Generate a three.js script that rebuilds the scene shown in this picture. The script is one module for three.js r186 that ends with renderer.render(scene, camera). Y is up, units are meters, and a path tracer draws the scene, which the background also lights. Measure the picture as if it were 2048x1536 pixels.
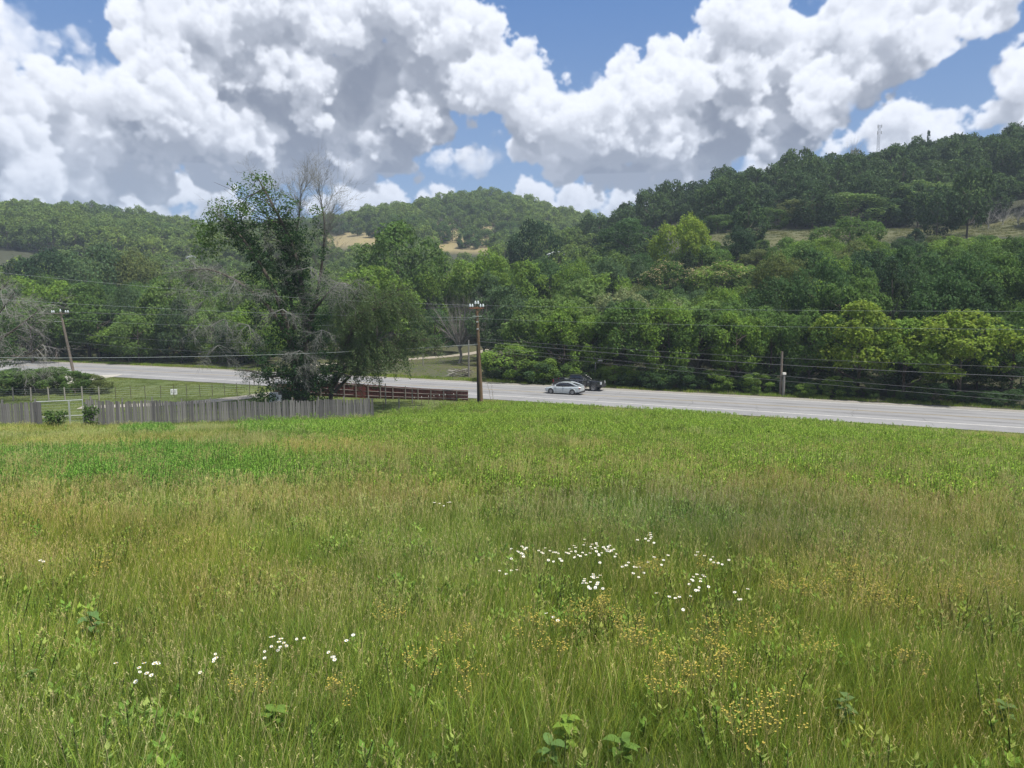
import * as THREE from 'three';
import { mergeGeometries } from 'three/addons/utils/BufferGeometryUtils.js';
import { ImprovedNoise } from 'three/addons/math/ImprovedNoise.js';

// ---------------------------------------------------------------- camera, sky, sun, exposure
const scene = new THREE.Scene();
const EYE = 10.5, PITCH = 6.4 * Math.PI / 180, FOCAL = 1422;      // metres above the road; focal length in pixels of a 2048 x 1536 picture
const camera = new THREE.PerspectiveCamera(2 * Math.atan(768 / FOCAL) * 180 / Math.PI, 4 / 3, 0.1, 9000);
camera.position.set(0, EYE, 0);
camera.rotation.set(-PITCH, 0, 0);
scene.add(camera);

const renderer = new THREE.WebGLRenderer({ antialias: true });
renderer.setSize(1024, 768);
renderer.toneMapping = THREE.LinearToneMapping;
renderer.toneMappingExposure = 1.25;
renderer.shadowMap.enabled = true;
renderer.shadowMap.type = THREE.PCFSoftShadowMap;

const SUN = new THREE.Vector3(0.34, 0.86, 0.24).normalize();
const sun = new THREE.DirectionalLight(new THREE.Color(1.0, 0.955, 0.87), 5.0);
sun.name = 'sun';
sun.position.copy(SUN).multiplyScalar(400).add(new THREE.Vector3(0, 0, -120));
sun.target.position.set(0, 0, -120);
sun.castShadow = true;
sun.shadow.radius = 3;
sun.shadow.mapSize.set(4096, 4096);
Object.assign(sun.shadow.camera, { left: -320, right: 320, top: 320, bottom: -320, near: 1, far: 1200 });
scene.add(sun, sun.target);

const skyTexture = computeSky();
scene.background = skyTexture;
scene.environment = skyTexture;
scene.backgroundIntensity = scene.environmentIntensity = 0.82;
scene.fog = new THREE.FogExp2(new THREE.Color(0.66, 0.78, 0.95), 0.0003);

// ---------------------------------------------------------------- helpers
function random(seed) {
  let s = seed | 0;
  return () => { s = (s + 0x6d2b79f5) | 0; let t = Math.imul(s ^ (s >>> 15), 1 | s); t = (t + Math.imul(t ^ (t >>> 7), 61 | t)) ^ t; return ((t ^ (t >>> 14)) >>> 0) / 4294967296; };
}
function clamp(x, a, b) { return x < a ? a : x > b ? b : x; }
function smooth(a, b, x) { const t = clamp((x - a) / (b - a), 0, 1); return t * t * (3 - 2 * t); }
function mix(a, b, t) { return a + (b - a) * t; }
function rgb(r, g, b) { return new THREE.Color().setRGB(r, g, b); }

// A computed sky: clear air and cumulus built from puffs and billowing noise, marched through towards the sun.
function computeSky() {
  const rnd = random(77), noiser = new ImprovedNoise();
  // tiled volume of cauliflower noise (three octaves of inverted cell noise)
  const N = 64, vol = new Float32Array(N * N * N);
  const cells = [4, 8, 16], weight = [0.55, 0.3, 0.15];
  cells.forEach((n, o) => {
    const pts = new Float32Array(n * n * n * 3).map(() => rnd());
    for (let z = 0, k = 0; z < N; z++) for (let y = 0; y < N; y++) for (let x = 0; x < N; x++, k++) {
      const fx = x / N * n, fy = y / N * n, fz = z / N * n, ix = Math.floor(fx), iy = Math.floor(fy), iz = Math.floor(fz);
      let best = 9;
      for (let c = -1; c < 2; c++) for (let b = -1; b < 2; b++) for (let a = -1; a < 2; a++) {
        const q = ((((iz + c + n) % n) * n + (iy + b + n) % n) * n + (ix + a + n) % n) * 3;
        const dx = ix + a + pts[q] - fx, dy = iy + b + pts[q + 1] - fy, dz = iz + c + pts[q + 2] - fz, d = dx * dx + dy * dy + dz * dz;
        if (d < best) best = d;
      }
      vol[k] += weight[o] * (1 - Math.min(1, Math.sqrt(best)));
    }
  });
  const sample = (x, y, z) => {
    x -= Math.floor(x); y -= Math.floor(y); z -= Math.floor(z);
    x *= N; y *= N; z *= N;
    const x0 = x | 0, y0 = y | 0, z0 = z | 0, fx = x - x0, fy = y - y0, fz = z - z0, x1 = (x0 + 1) & 63, y1 = (y0 + 1) & 63, z1 = (z0 + 1) & 63;
    const a = (z0 & 63) * 4096, b = z1 * 4096, c = (y0 & 63) * 64, d = y1 * 64, e = x0 & 63;
    const p = vol[a + c + e] * (1 - fx) + vol[a + c + x1] * fx, q = vol[a + d + e] * (1 - fx) + vol[a + d + x1] * fx;
    const r = vol[b + c + e] * (1 - fx) + vol[b + c + x1] * fx, s = vol[b + d + e] * (1 - fx) + vol[b + d + x1] * fx;
    return (p * (1 - fy) + q * fy) * (1 - fz) + (r * (1 - fy) + s * fy) * fz;
  };
  // puffs: x, y, radius and depth in degrees, laid out over the northern sky as the clouds stand there
  const puffs = [];
  const sp = Math.sin(PITCH), cp = Math.cos(PITCH);
  const add = (px, py, r, z = 0, soft = 0) => {
    const u = (px - 1024) / FOCAL, v = (768 - py) / FOCAL, f = cp + v * sp, up = v * cp - sp;
    puffs.push([Math.atan2(u, f) * 57.2958, Math.atan2(up, Math.hypot(u, f)) * 57.2958, r / 25.5, z, soft]);
  };
  const near = [
    [330, 50, 70], [425, 40, 100], [268, 112, 42], [238, 165, 40], [310, 130, 70], [400, 140, 90], [520, 150, 85], [560, 92, 42], [630, 165, 60], [480, 250, 110], [360, 215, 90],
    [600, 245, 90], [420, 296, 62], [530, 300, 70], [640, 296, 54], [350, 285, 52], [500, 15, 110], [620, 10, 100], [720, 30, 80], [800, -20, 100], [880, 5, 55], [905, 60, 45], [960, 95, 62], [1010, 110, 42],
    [880, 120, 70], [800, 130, 65], [745, 160, 55], [700, 230, 70], [820, 200, 62], [940, 180, 62], [1020, 180, 60], [850, 235, 45], [880, 220, 40], [760, 262, 64], [700, 320, 40], [790, 312, 44], [720, 345, 26], [640, 330, 32], [560, 335, 32],
    [60, 185, 52], [15, 190, 60], [100, 200, 45], [140, 172, 20], [30, 250, 60], [110, 255, 52], [165, 250, 32], [215, 265, 32], [230, 300, 46], [140, 310, 56], [50, 320, 60], [60, 372, 46], [150, 365, 46], [240, 350, 44], [290, 310, 42], [295, 365, 32], [200, 210, 22],
    [1050, 160, 40], [1085, 215, 58], [1150, 215, 46], [1205, 180, 42], [1245, 150, 32], [1320, 132, 32], [1290, 195, 66], [1375, 175, 50], [1430, 180, 58], [1500, 145, 62], [1455, 50, 46], [1510, 30, 56], [1560, 60, 34], [1430, 95, 32], [1480, 90, 50],
    [1590, 130, 58], [1645, 75, 46], [1688, 45, 34], [1745, 50, 60], [1830, 30, 66], [1910, 5, 62], [1975, -15, 45], [1790, 105, 62], [1720, 135, 56], [1640, 160, 66], [1560, 205, 70], [1460, 245, 80], [1345, 255, 80], [1240, 258, 78], [1150, 285, 66], [1080, 285, 52], [1040, 235, 46],
    [1120, 330, 34], [1210, 330, 48], [1310, 320, 52], [1420, 315, 44], [1530, 295, 40], [1590, 270, 34], [1380, 350, 26], [1690, 195, 30], [1640, 230, 30],
  ];
  for (const [x, y, r] of near) add(x, y, r * 0.88, 4.2 * noiser.noise(x * 0.0046, y * 0.0075, 4.4) + (rnd() - 0.5) * 1.6 + (y > 235 ? 0.8 : 0));
  const far = [
    [345, 392, 22], [378, 384, 26], [412, 380, 24], [300, 402, 18], [440, 388, 18], [410, 425, 18], [690, 402, 22], [724, 394, 24], [760, 396, 22], [792, 398, 18], [850, 400, 14], [880, 394, 16], [905, 392, 12],
    [1050, 385, 20], [1090, 392, 24], [1140, 396, 24], [1190, 400, 22], [1250, 396, 24], [1310, 392, 20], [1240, 420, 18], [1160, 425, 16],
    [1752, 262, 20], [1785, 240, 24], [1822, 226, 24], [1860, 238, 22], [1900, 248, 18], [1935, 255, 12], [1835, 265, 26], [1780, 285, 26], [1880, 280, 22], [1985, 232, 16], [2012, 226, 16], [2045, 236, 18], [2015, 165, 18], [2040, 145, 20], [2065, 170, 30], [2050, 200, 18], [1640, 240, 12], [1660, 252, 10], [1668, 285, 12], [1690, 288, 10],
    [10, 405, 24], [60, 404, 22], [110, 400, 24], [165, 396, 24], [215, 400, 24], [262, 400, 22], [20, 440, 20], [80, 440, 18], [140, 436, 20], [200, 436, 20], [260, 432, 20], [320, 430, 18], [370, 436, 16], [460, 402, 16], [480, 420, 14], [1030, 410, 16], [1075, 422, 16], [1120, 424, 16], [1205, 428, 16], [1290, 414, 16], [1340, 398, 16], [655, 412, 14], [620, 420, 14],
  ];
  for (const [x, y, r] of far) add(x, y, r, 8 + (rnd() - 0.5));
  const thin = [[948, 330, 14], [930, 338, 10], [962, 322, 10], [1155, 165, 18], [1185, 172, 12], [1640, 15, 12], [1718, 205, 16], [1880, 70, 14], [1000, 300, 14], [985, 270, 12], [232, 90, 12], [190, 130, 14], [1600, 330, 20], [1500, 350, 24], [1660, 240, 14], [880, 330, 16], [30, 45, 26], [58, 22, 14], [55, 100, 30], [95, 92, 30], [135, 85, 28], [20, 85, 22], [70, 130, 30], [120, 125, 24], [168, 60, 10], [180, 75, 9], [205, 72, 8], [270, 5, 26], [240, -5, 20], [320, -8, 30], [1120, 150, 10], [1095, 148, 8], [1740, 12, 8], [1728, 25, 7], [2020, 130, 8]];
  for (const [x, y, r] of thin) add(x, y, r * 0.62, -3, 1);
  for (let k = 0; k < 34; k++) {                                   // the same weather beyond the frame
    const side = k % 2 ? 1 : -1, a = side * (40 + rnd() * 26), e = 7 + rnd() * 30, r = 2 + rnd() * 2.6;
    for (let j = 0; j < 7; j++) puffs.push([a + (rnd() - 0.5) * r * 4, e + (rnd() - 0.4) * r * 1.6, r * (0.4 + rnd() * 0.6), (rnd() - 0.5) * 4, 0]);
  }
  for (let k = 0; k < 26; k++) {
    const a = -50 + rnd() * 100, e = 28 + rnd() * 14, r = 2.2 + rnd() * 2.4;
    for (let j = 0; j < 7; j++) puffs.push([a + (rnd() - 0.5) * r * 4, e + (rnd() - 0.3) * r * 1.6, r * (0.4 + rnd() * 0.6), 7 + (rnd() - 0.5) * 3, 0]);
  }
  // distance to the puffs on a coarse grid
  const GX = 264, GY = 96, GZ = 52, S = 0.5, X0 = -66, Y0 = -1, Z0 = -11, grid = new Float32Array(GX * GY * GZ).fill(4), thinness = new Float32Array(GX * GY * GZ);
  for (const [x, y, r, z, soft] of puffs) {
    const reach = r + 3.6, a0 = Math.max(0, Math.floor((x - reach - X0) / S)), a1 = Math.min(GX - 1, Math.ceil((x + reach - X0) / S));
    const b0 = Math.max(0, Math.floor((y - reach - Y0) / S)), b1 = Math.min(GY - 1, Math.ceil((y + reach - Y0) / S)), c0 = Math.max(0, Math.floor((z - reach - Z0) / S)), c1 = Math.min(GZ - 1, Math.ceil((z + reach - Z0) / S));
    for (let c = c0; c <= c1; c++) for (let b = b0; b <= b1; b++) for (let a = a0; a <= a1; a++) {
      const dx = a * S + X0 - x, dy = b * S + Y0 - y, dz = c * S + Z0 - z, d = Math.sqrt(dx * dx + dy * dy * 1.12 + dz * dz) - r, k = (c * GY + b) * GX + a;
      const g = grid[k], h = clamp(0.5 + 0.5 * (g - d) / 0.5, 0, 1);
      grid[k] = g + (d - g) * h - 0.5 * h * (1 - h) * 0.5;
      if (soft && d < 1) thinness[k] = 1;
    }
  }
  const field = (x, y, z, g) => {
    x = (x - X0) / S; y = (y - Y0) / S; z = (z - Z0) / S;
    if (x < 0 || y < 0 || z < 0 || x >= GX - 1 || y >= GY - 1 || z >= GZ - 1) return g === grid ? 4 : 0;
    const a = x | 0, b = y | 0, c = z | 0, fx = x - a, fy = y - b, fz = z - c, k = (c * GY + b) * GX + a, l = k + GY * GX;
    const p = (g[k] * (1 - fx) + g[k + 1] * fx) * (1 - fy) + (g[k + GX] * (1 - fx) + g[k + GX + 1] * fx) * fy;
    const q = (g[l] * (1 - fx) + g[l + 1] * fx) * (1 - fy) + (g[l + GX] * (1 - fx) + g[l + GX + 1] * fx) * fy;
    return p * (1 - fz) + q * fz;
  };
  const density = (x, y, z, fine) => {
    const d = field(x, y, z, grid);
    if (d > 1.3) return 0;
    if (d < -2.6) return 1;
    const far = z > 5, k = far ? 2.1 : 1, am = far ? 0.5 : 1, t = field(x, y, z, thinness);
    let n = sample(x * 0.062 * k, y * 0.07 * k, z * 0.062 * k) - 0.44;
    if (fine) n += 0.36 * (sample(x * 0.21 * k + 0.3, y * 0.23 * k, z * 0.21 * k + 0.7) - 0.44) + 0.16 * (sample(x * 0.61 * k, y * 0.66 * k + 0.2, z * 0.61 * k) - 0.44);
    const v = clamp((-d + n * 4.6 * am * (1 + t * 0.4) + 0.1) / (0.5 + t * 1.2), 0, 1);
    return v * (1 - 0.84 * t);
  };
  const L = [0.22, 0.86, -0.12], ll = Math.hypot(...L).valueOf();
  const steps = [0.22, 0.3, 0.45, 0.7, 1.1, 1.7, 2.6];
  const march = (x, y) => {                                        // [light 0..1, share of open sky, transmittance]
    let T = 1, lit = 0, amb = 0;
    for (let z = Z0 + 0.6; z < Z0 + 24 && T > 0.02;) {
      const d = field(x, y, z, grid);
      if (d > 1.4) { z += Math.max(0.3, d - 1.1); continue; }
      const q = density(x, y, z, true), dz = 0.22;
      if (q > 0.002) {
        let tau = 0, px = x, py = y, pz = z;
        for (const s of steps) {
          px += L[0] / ll * s; py += L[1] / ll * s; pz += L[2] / ll * s;
          tau += density(px, py, pz, s < 0.6) * s;
        }
        const e = 1 - Math.exp(-q * dz * 5.5);
        lit += T * e * (0.46 * Math.exp(-tau * 1.0) + 0.54 * Math.exp(-tau * 0.18));
        amb += T * e * (0.55 + 0.45 * Math.exp(-tau * 0.4));
        T *= 1 - e;
      }
      z += dz;
    }
    return [lit, amb, T];
  };
  const W = 4096, H = 2048, data = new Float32Array(W * H * 4);
  const air = (el) => {
    const t = Math.pow(clamp(1 - el / 30, 0, 1), 1.5), w = smooth(24, 90, el);
    return [mix(mix(0.088, 0.40, t), 0.06, w), mix(mix(0.218, 0.55, t), 0.165, w), mix(mix(0.53, 0.74, t), 0.43, w)];
  };
  const cloud = (el, lit, amb, T, out, o, az) => {
    const a = air(el), haze = smooth(15, 3, el) * 0.5;
    const c = [lit * 0.755 + amb * 0.235, lit * 0.72 + amb * 0.31, lit * 0.65 + amb * 0.475];
    for (let k = 0; k < 3; k++) out[o + k] = a[k] * T + mix(c[k], (a[k] * 0.75 + 0.22) * (1 - T), haze);
    out[o + 3] = 1;
  };
  // the part that the camera and a camera beside it see, at full size; the rest repeats that weather more coarsely
  const rowAt = (el) => Math.round((el / 180 + 0.5) * H), fwd = -90;     // -z lies at atan2(-1, 0) = -90 degrees
  const r0 = rowAt(1.5), r1 = rowAt(30), c0 = Math.round(((fwd - 48) / 360 + 0.5) * W), c1 = Math.round(((fwd + 48) / 360 + 0.5) * W);
  for (let r = r0; r < r1; r++) for (let c = c0; c < c1; c++) {
    const az = ((c + 0.5) / W - 0.5) * 360 - fwd, el = ((r + 0.5) / H - 0.5) * 180, m = march(az, el);
    cloud(el, m[0], m[1], m[2], data, (r * W + c) * 4, az);
  }
  const CW = 512, CH = 128, coarse = new Float32Array(CW * CH * 4);
  for (let r = 0; r < CH; r++) for (let c = 0; c < CW; c++) {
    let az = ((c + 0.5) / CW - 0.5) * 360 - fwd;
    while (az > 180) az -= 360; while (az < -180) az += 360;
    let fold = Math.abs(az) > 60 ? 60 - Math.abs(((Math.abs(az) - 60) % 120) - 0) : Math.abs(az);
    if (fold < -60) fold = -120 - fold;
    const el = (r + 0.5) / CH * 90, x = az < 0 ? -fold : fold, o = (r * CW + c) * 4;
    const k = 1 / Math.max(0.12, Math.sin(el / 57.3)), cx = Math.cos(az / 57.3) * Math.cos(el / 57.3) * k, cz = Math.sin(az / 57.3) * Math.cos(el / 57.3) * k;
    const n = noiser.noise(cx * 1.3, cz * 1.3, 3.3) + 0.5 * noiser.noise(cx * 2.7, cz * 2.7, 7.1) + 0.25 * noiser.noise(cx * 5.7, cz * 5.7, 1.1), T = 1 - smooth(-0.22, 0.35, n + 0.08);
    const high = smooth(32, 40, el), m = el < 41 ? march(x, el) : [0, 0, 1], deep = smooth(0.2, 0.9, n);
    cloud(el, mix(m[0], (1 - T) * (0.78 - 0.4 * deep), high), mix(m[1], (1 - T) * 0.8, high), mix(m[2], T, high), coarse, o, az);
  }
  for (let r = 0; r < H; r++) for (let c = 0; c < W; c++) {
    const o = (r * W + c) * 4;
    if (r >= r0 && r < r1 && c >= c0 && c < c1) {
      continue;
    }
    const el = ((r + 0.5) / H - 0.5) * 180;
    if (el < 0) { data[o] = 0.36; data[o + 1] = 0.42; data[o + 2] = 0.4; data[o + 3] = 1; continue; }
    const y = clamp(el / 90 * CH - 0.5, 0, CH - 1.001), x = ((c + 0.5) / W * CW - 0.5 + CW) % CW, x0 = Math.floor(x), y0 = Math.floor(y), fx = x - x0, fy = y - y0, x1 = (x0 + 1) % CW;
    for (let k = 0; k < 4; k++) data[o + k] = (coarse[(y0 * CW + x0) * 4 + k] * (1 - fx) + coarse[(y0 * CW + x1) * 4 + k] * fx) * (1 - fy) + (coarse[((y0 + 1) * CW + x0) * 4 + k] * (1 - fx) + coarse[((y0 + 1) * CW + x1) * 4 + k] * fx) * fy;
  }
  const t = new THREE.DataTexture(data, W, H, THREE.RGBAFormat, THREE.FloatType);
  t.mapping = THREE.EquirectangularReflectionMapping;
  t.magFilter = t.minFilter = THREE.LinearFilter;
  t.needsUpdate = true;
  return t;
}
// ---------------------------------------------------------------- naming
const taken = new Map();
function numbered(name) {
  const n = taken.get(name) ?? 0;
  taken.set(name, n + 1);
  return n ? `${name}_${String(n).padStart(3, '0')}` : name;
}
function put(o, name, label, category, group) {                    // a thing: top-level
  o.name = numbered(name);
  o.userData = { label, category };
  if (group) o.userData.group = group;
  scene.add(o);
  return o;
}
function setting(o, name, label) { o.name = numbered(name); o.userData = { kind: 'structure', label: label ?? name.replaceAll('_', ' ') }; if (!label) delete o.userData.label; scene.add(o); return o; }
function stuff(o, name, label, category, parent = scene) { o.name = parent === scene ? numbered(name) : name; o.userData = { kind: 'stuff' }; if (label) { o.userData.label = label; o.userData.category = category; } parent.add(o); return o; }
function part(parent, name, geometry, material, label) {
  const m = new THREE.Mesh(geometry, material);
  m.name = name;
  m.castShadow = m.receiveShadow = true;
  if (label) m.userData.label = label;
  parent.add(m);
  return m;
}
function group(x = 0, y = 0, z = 0, turn = 0) { const g = new THREE.Group(); g.position.set(x, y, z); g.rotation.y = turn; return g; }

// ---------------------------------------------------------------- geometry builder
class MB {
  constructor() { this.p = []; this.n = []; this.u = []; this.c = []; this.i = []; this.color = null; }
  v(x, y, z, nx, ny, nz, u = 0, w = 0, c = this.color) { this.p.push(x, y, z); this.n.push(nx, ny, nz); this.u.push(u, w); if (c) this.c.push(c[0], c[1], c[2]); return this.p.length / 3 - 1; }
  quad(a, b, c, d) { this.i.push(a, b, c, a, c, d); }
  // tapered tube through points, one radius each
  tube(pts, radii, sides = 6, cap = true) {
    const t = new THREE.Vector3(), nrm = new THREE.Vector3(1, 0, 0), bi = new THREE.Vector3();
    let prev = -1, len = 0;
    for (let k = 0; k < pts.length; k++) {
      const a = pts[Math.max(0, k - 1)], b = pts[Math.min(pts.length - 1, k + 1)];
      t.set(b[0] - a[0], b[1] - a[1], b[2] - a[2]).normalize();
      if (k === 0) { nrm.set(0, 0, 1); if (Math.abs(t.z) > 0.8) nrm.set(1, 0, 0); }
      nrm.addScaledVector(t, -nrm.dot(t)).normalize();
      bi.crossVectors(t, nrm);
      if (k) len += Math.hypot(pts[k][0] - pts[k - 1][0], pts[k][1] - pts[k - 1][1], pts[k][2] - pts[k - 1][2]);
      const base = this.p.length / 3, r = Array.isArray(radii) ? radii[k] : radii;
      for (let s = 0; s <= sides; s++) {
        const an = s / sides * Math.PI * 2, ca = Math.cos(an), sa = Math.sin(an), nx = nrm.x * ca + bi.x * sa, ny = nrm.y * ca + bi.y * sa, nz = nrm.z * ca + bi.z * sa;
        this.v(pts[k][0] + nx * r, pts[k][1] + ny * r, pts[k][2] + nz * r, nx, ny, nz, s / sides * Math.max(0.2, r * 6.28), len);
      }
      if (prev >= 0) for (let s = 0; s < sides; s++) this.quad(prev + s, prev + s + 1, base + s + 1, base + s);
      prev = base;
      if (cap && (k === 0 || k === pts.length - 1)) {
        const sgn = k ? 1 : -1, c0 = this.v(...pts[k], t.x * sgn, t.y * sgn, t.z * sgn);
        for (let s = 0; s < sides; s++) {
          const q = [];
          for (const e of [s, s + 1]) { const o = (base + e) * 3; q.push(this.v(this.p[o], this.p[o + 1], this.p[o + 2], t.x * sgn, t.y * sgn, t.z * sgn)); }
          if (k) this.i.push(c0, q[0], q[1]); else this.i.push(c0, q[1], q[0]);
        }
      }
    }
    return this;
  }
  box(cx, cy, cz, sx, sy, sz, turn = 0) {
    const c = Math.cos(turn), s = Math.sin(turn), X = sx / 2, Y = sy / 2, Z = sz / 2;
    const f = (ax, ay, az, ux, uy, uz, wx, wy, wz) => {
      const nx = ax ? Math.sign(ax) : 0, ny = ay ? Math.sign(ay) : 0, nz = az ? Math.sign(az) : 0, id = [];
      for (const [i, j] of [[-1, -1], [1, -1], [1, 1], [-1, 1]]) {
        const x = ax + i * ux + j * wx, y = ay + i * uy + j * wy, z = az + i * uz + j * wz;
        id.push(this.v(cx + x * c + z * s, cy + y, cz - x * s + z * c, nx * c + nz * s, ny, -nx * s + nz * c, i * (Math.abs(ux) + Math.abs(uy) + Math.abs(uz)), j * (Math.abs(wx) + Math.abs(wy) + Math.abs(wz))));
      }
      this.quad(...id);
    };
    f(X, 0, 0, 0, 0, -Z, 0, Y, 0); f(-X, 0, 0, 0, 0, Z, 0, Y, 0); f(0, Y, 0, X, 0, 0, 0, 0, -Z); f(0, -Y, 0, X, 0, 0, 0, 0, Z); f(0, 0, Z, X, 0, 0, 0, Y, 0); f(0, 0, -Z, -X, 0, 0, 0, Y, 0);
    return this;
  }
  // a pointed leaf: four corners, bent a little along its middle
  leaf(x, y, z, dir, side, long, wide, c) {
    const nx = dir[1] * side[2] - dir[2] * side[1], ny = dir[2] * side[0] - dir[0] * side[2], nz = dir[0] * side[1] - dir[1] * side[0];
    const a = this.v(x, y, z, nx, ny, nz, 0, 0, c), m = long * 0.5;
    const b = this.v(x + dir[0] * m + side[0] * wide, y + dir[1] * m + side[1] * wide, z + dir[2] * m + side[2] * wide, nx, ny, nz, 1, 0, c);
    const t = this.v(x + dir[0] * long - nx * long * 0.15, y + dir[1] * long - ny * long * 0.15, z + dir[2] * long - nz * long * 0.15, nx, ny, nz, 1, 1, c);
    const d = this.v(x + dir[0] * m - side[0] * wide, y + dir[1] * m - side[1] * wide, z + dir[2] * m - side[2] * wide, nx, ny, nz, 0, 1, c);
    this.i.push(a, t, b, a, d, t);
  }
  build() {
    const g = new THREE.BufferGeometry();
    g.setAttribute('position', new THREE.Float32BufferAttribute(this.p, 3));
    g.setAttribute('normal', new THREE.Float32BufferAttribute(this.n, 3));
    g.setAttribute('uv', new THREE.Float32BufferAttribute(this.u, 2));
    if (this.c.length === this.p.length) g.setAttribute('color', new THREE.Float32BufferAttribute(this.c, 3));
    g.setIndex(this.i);
    return g;
  }
}
function unit(a) { const l = Math.hypot(a[0], a[1], a[2]) || 1; return [a[0] / l, a[1] / l, a[2] / l]; }
function cross(a, b) { return [a[1] * b[2] - a[2] * b[1], a[2] * b[0] - a[0] * b[2], a[0] * b[1] - a[1] * b[0]]; }
function ball(rnd) { const z = rnd() * 2 - 1, a = rnd() * 6.2832, r = Math.sqrt(1 - z * z); return [r * Math.cos(a), z, r * Math.sin(a)]; }

// ---------------------------------------------------------------- textures and materials
const perlin = new ImprovedNoise();
function fbm(x, y, z = 0, n = 4) { let s = 0, a = 0.5; for (let k = 0; k < n; k++) { s += a * perlin.noise(x, y, z + k * 7.3); x *= 2.03; y *= 2.03; a *= 0.5; } return s; }
function texture(size, f, srgb = false) {                           // f(u, v) -> [r, g, b] in 0..1, tiles
  const d = new Uint8Array(size * size * 4);
  for (let y = 0; y < size; y++) for (let x = 0; x < size; x++) { const c = f(x / size, y / size); for (let k = 0; k < 3; k++) d[(y * size + x) * 4 + k] = clamp(c[k], 0, 1) * 255; d[(y * size + x) * 4 + 3] = 255; }
  const t = new THREE.DataTexture(d, size, size, THREE.RGBAFormat);
  t.wrapS = t.wrapT = THREE.RepeatWrapping;
  t.magFilter = THREE.LinearFilter; t.minFilter = THREE.LinearMipmapLinearFilter; t.generateMipmaps = true;
  if (srgb) t.colorSpace = THREE.SRGBColorSpace;
  t.needsUpdate = true;
  return t;
}
function loop(u, v, f, n = 3) { const a = u * f, b = v * f, P = f; let s = 0, w = 0.5; // noise that tiles
  const q = (x, y, p) => { const k = (i, j) => perlin.noise(i, j, 3.7 + p); const fx = x / p, fy = y / p; return (k(x, y) * (1 - fx) + k(x - p, y) * fx) * (1 - fy) + (k(x, y - p) * (1 - fx) + k(x - p, y - p) * fx) * fy; };
  for (let i = 0, m = 1; i < n; i++, m *= 2, w *= 0.5) s += w * q(a * m, b * m, P * m);
  return s; }
const speckRnd = random(5);
const asphaltTexture = texture(512, (u, v) => { const n = 0.80 + 0.35 * loop(u, v, 5, 4) + (speckRnd() - 0.5) * 0.3; return [n, n * 0.995, n * 0.98]; });
const gravelTexture = texture(256, (u, v) => { const n = 0.78 + 0.5 * loop(u, v, 14, 3) + (speckRnd() - 0.5) * 0.4; return [n, n * 0.97, n * 0.92]; });
const soilTexture = texture(256, (u, v) => { const n = 0.75 + 0.6 * loop(u, v, 9, 4) + (speckRnd() - 0.5) * 0.35, g = loop(v, u, 6, 2); return [n * (1 + g * 0.3), n, n * (0.9 - g * 0.2)]; });
const woodTexture = texture(256, (u, v) => { const n = 0.72 + 0.5 * loop(u * 1, v * 0.05 + 0.02 * loop(u, v, 4), 24, 3) + 0.25 * loop(u, v, 3, 3) + (speckRnd() - 0.5) * 0.1; return [n, n * 0.99, n * 0.97]; });
function mat(color, roughness = 0.9, more = {}) { return new THREE.MeshStandardMaterial({ color, roughness, ...more }); }
function leafMat(r, g, b, through = 0.45) { return new THREE.MeshPhysicalMaterial({ color: rgb(r, g, b), roughness: 0.92, transmission: through, thickness: 0, side: THREE.DoubleSide, vertexColors: true, specularIntensity: 0.15 }); }

// ---------------------------------------------------------------- the lie of the land (x to the right, d away from the camera = -z)
// where a pixel of the 2048 x 1536 view looks: slope (rise per metre away) and lateral metres per metre away
function look(px, py) {
  const u = (px - 1024) / FOCAL, v = (768 - py) / FOCAL, s = Math.sin(PITCH), c = Math.cos(PITCH), f = c + v * s;
  return [u / f, (v * c - s) / f];
}
function pixelOf(x, y, d) {
  const s = Math.sin(PITCH), c = Math.cos(PITCH), h = y - EYE, f = d * c - h * s, up = h * c + d * s;
  return [1024 + FOCAL * x / f, 768 - FOCAL * up / f];
}
// the road: its near edge is a gentle curve; offsets run across it, away from the camera
function nearEdge(x) { return 77.2 - 0.462 * x - 0.00035 * x * x; }
function roadPoint(x, off) { const k = -0.462 - 0.0007 * x, l = Math.hypot(1, k); return [x - k / l * off, nearEdge(x) + off / l]; }
function across(x, d) { const k = -0.462 - 0.0007 * x; return (d - nearEdge(x)) / Math.hypot(1, k); }   // metres beyond the near edge
const ROAD_WIDE = 13.9, SHOULDER = 15.6;

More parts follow.
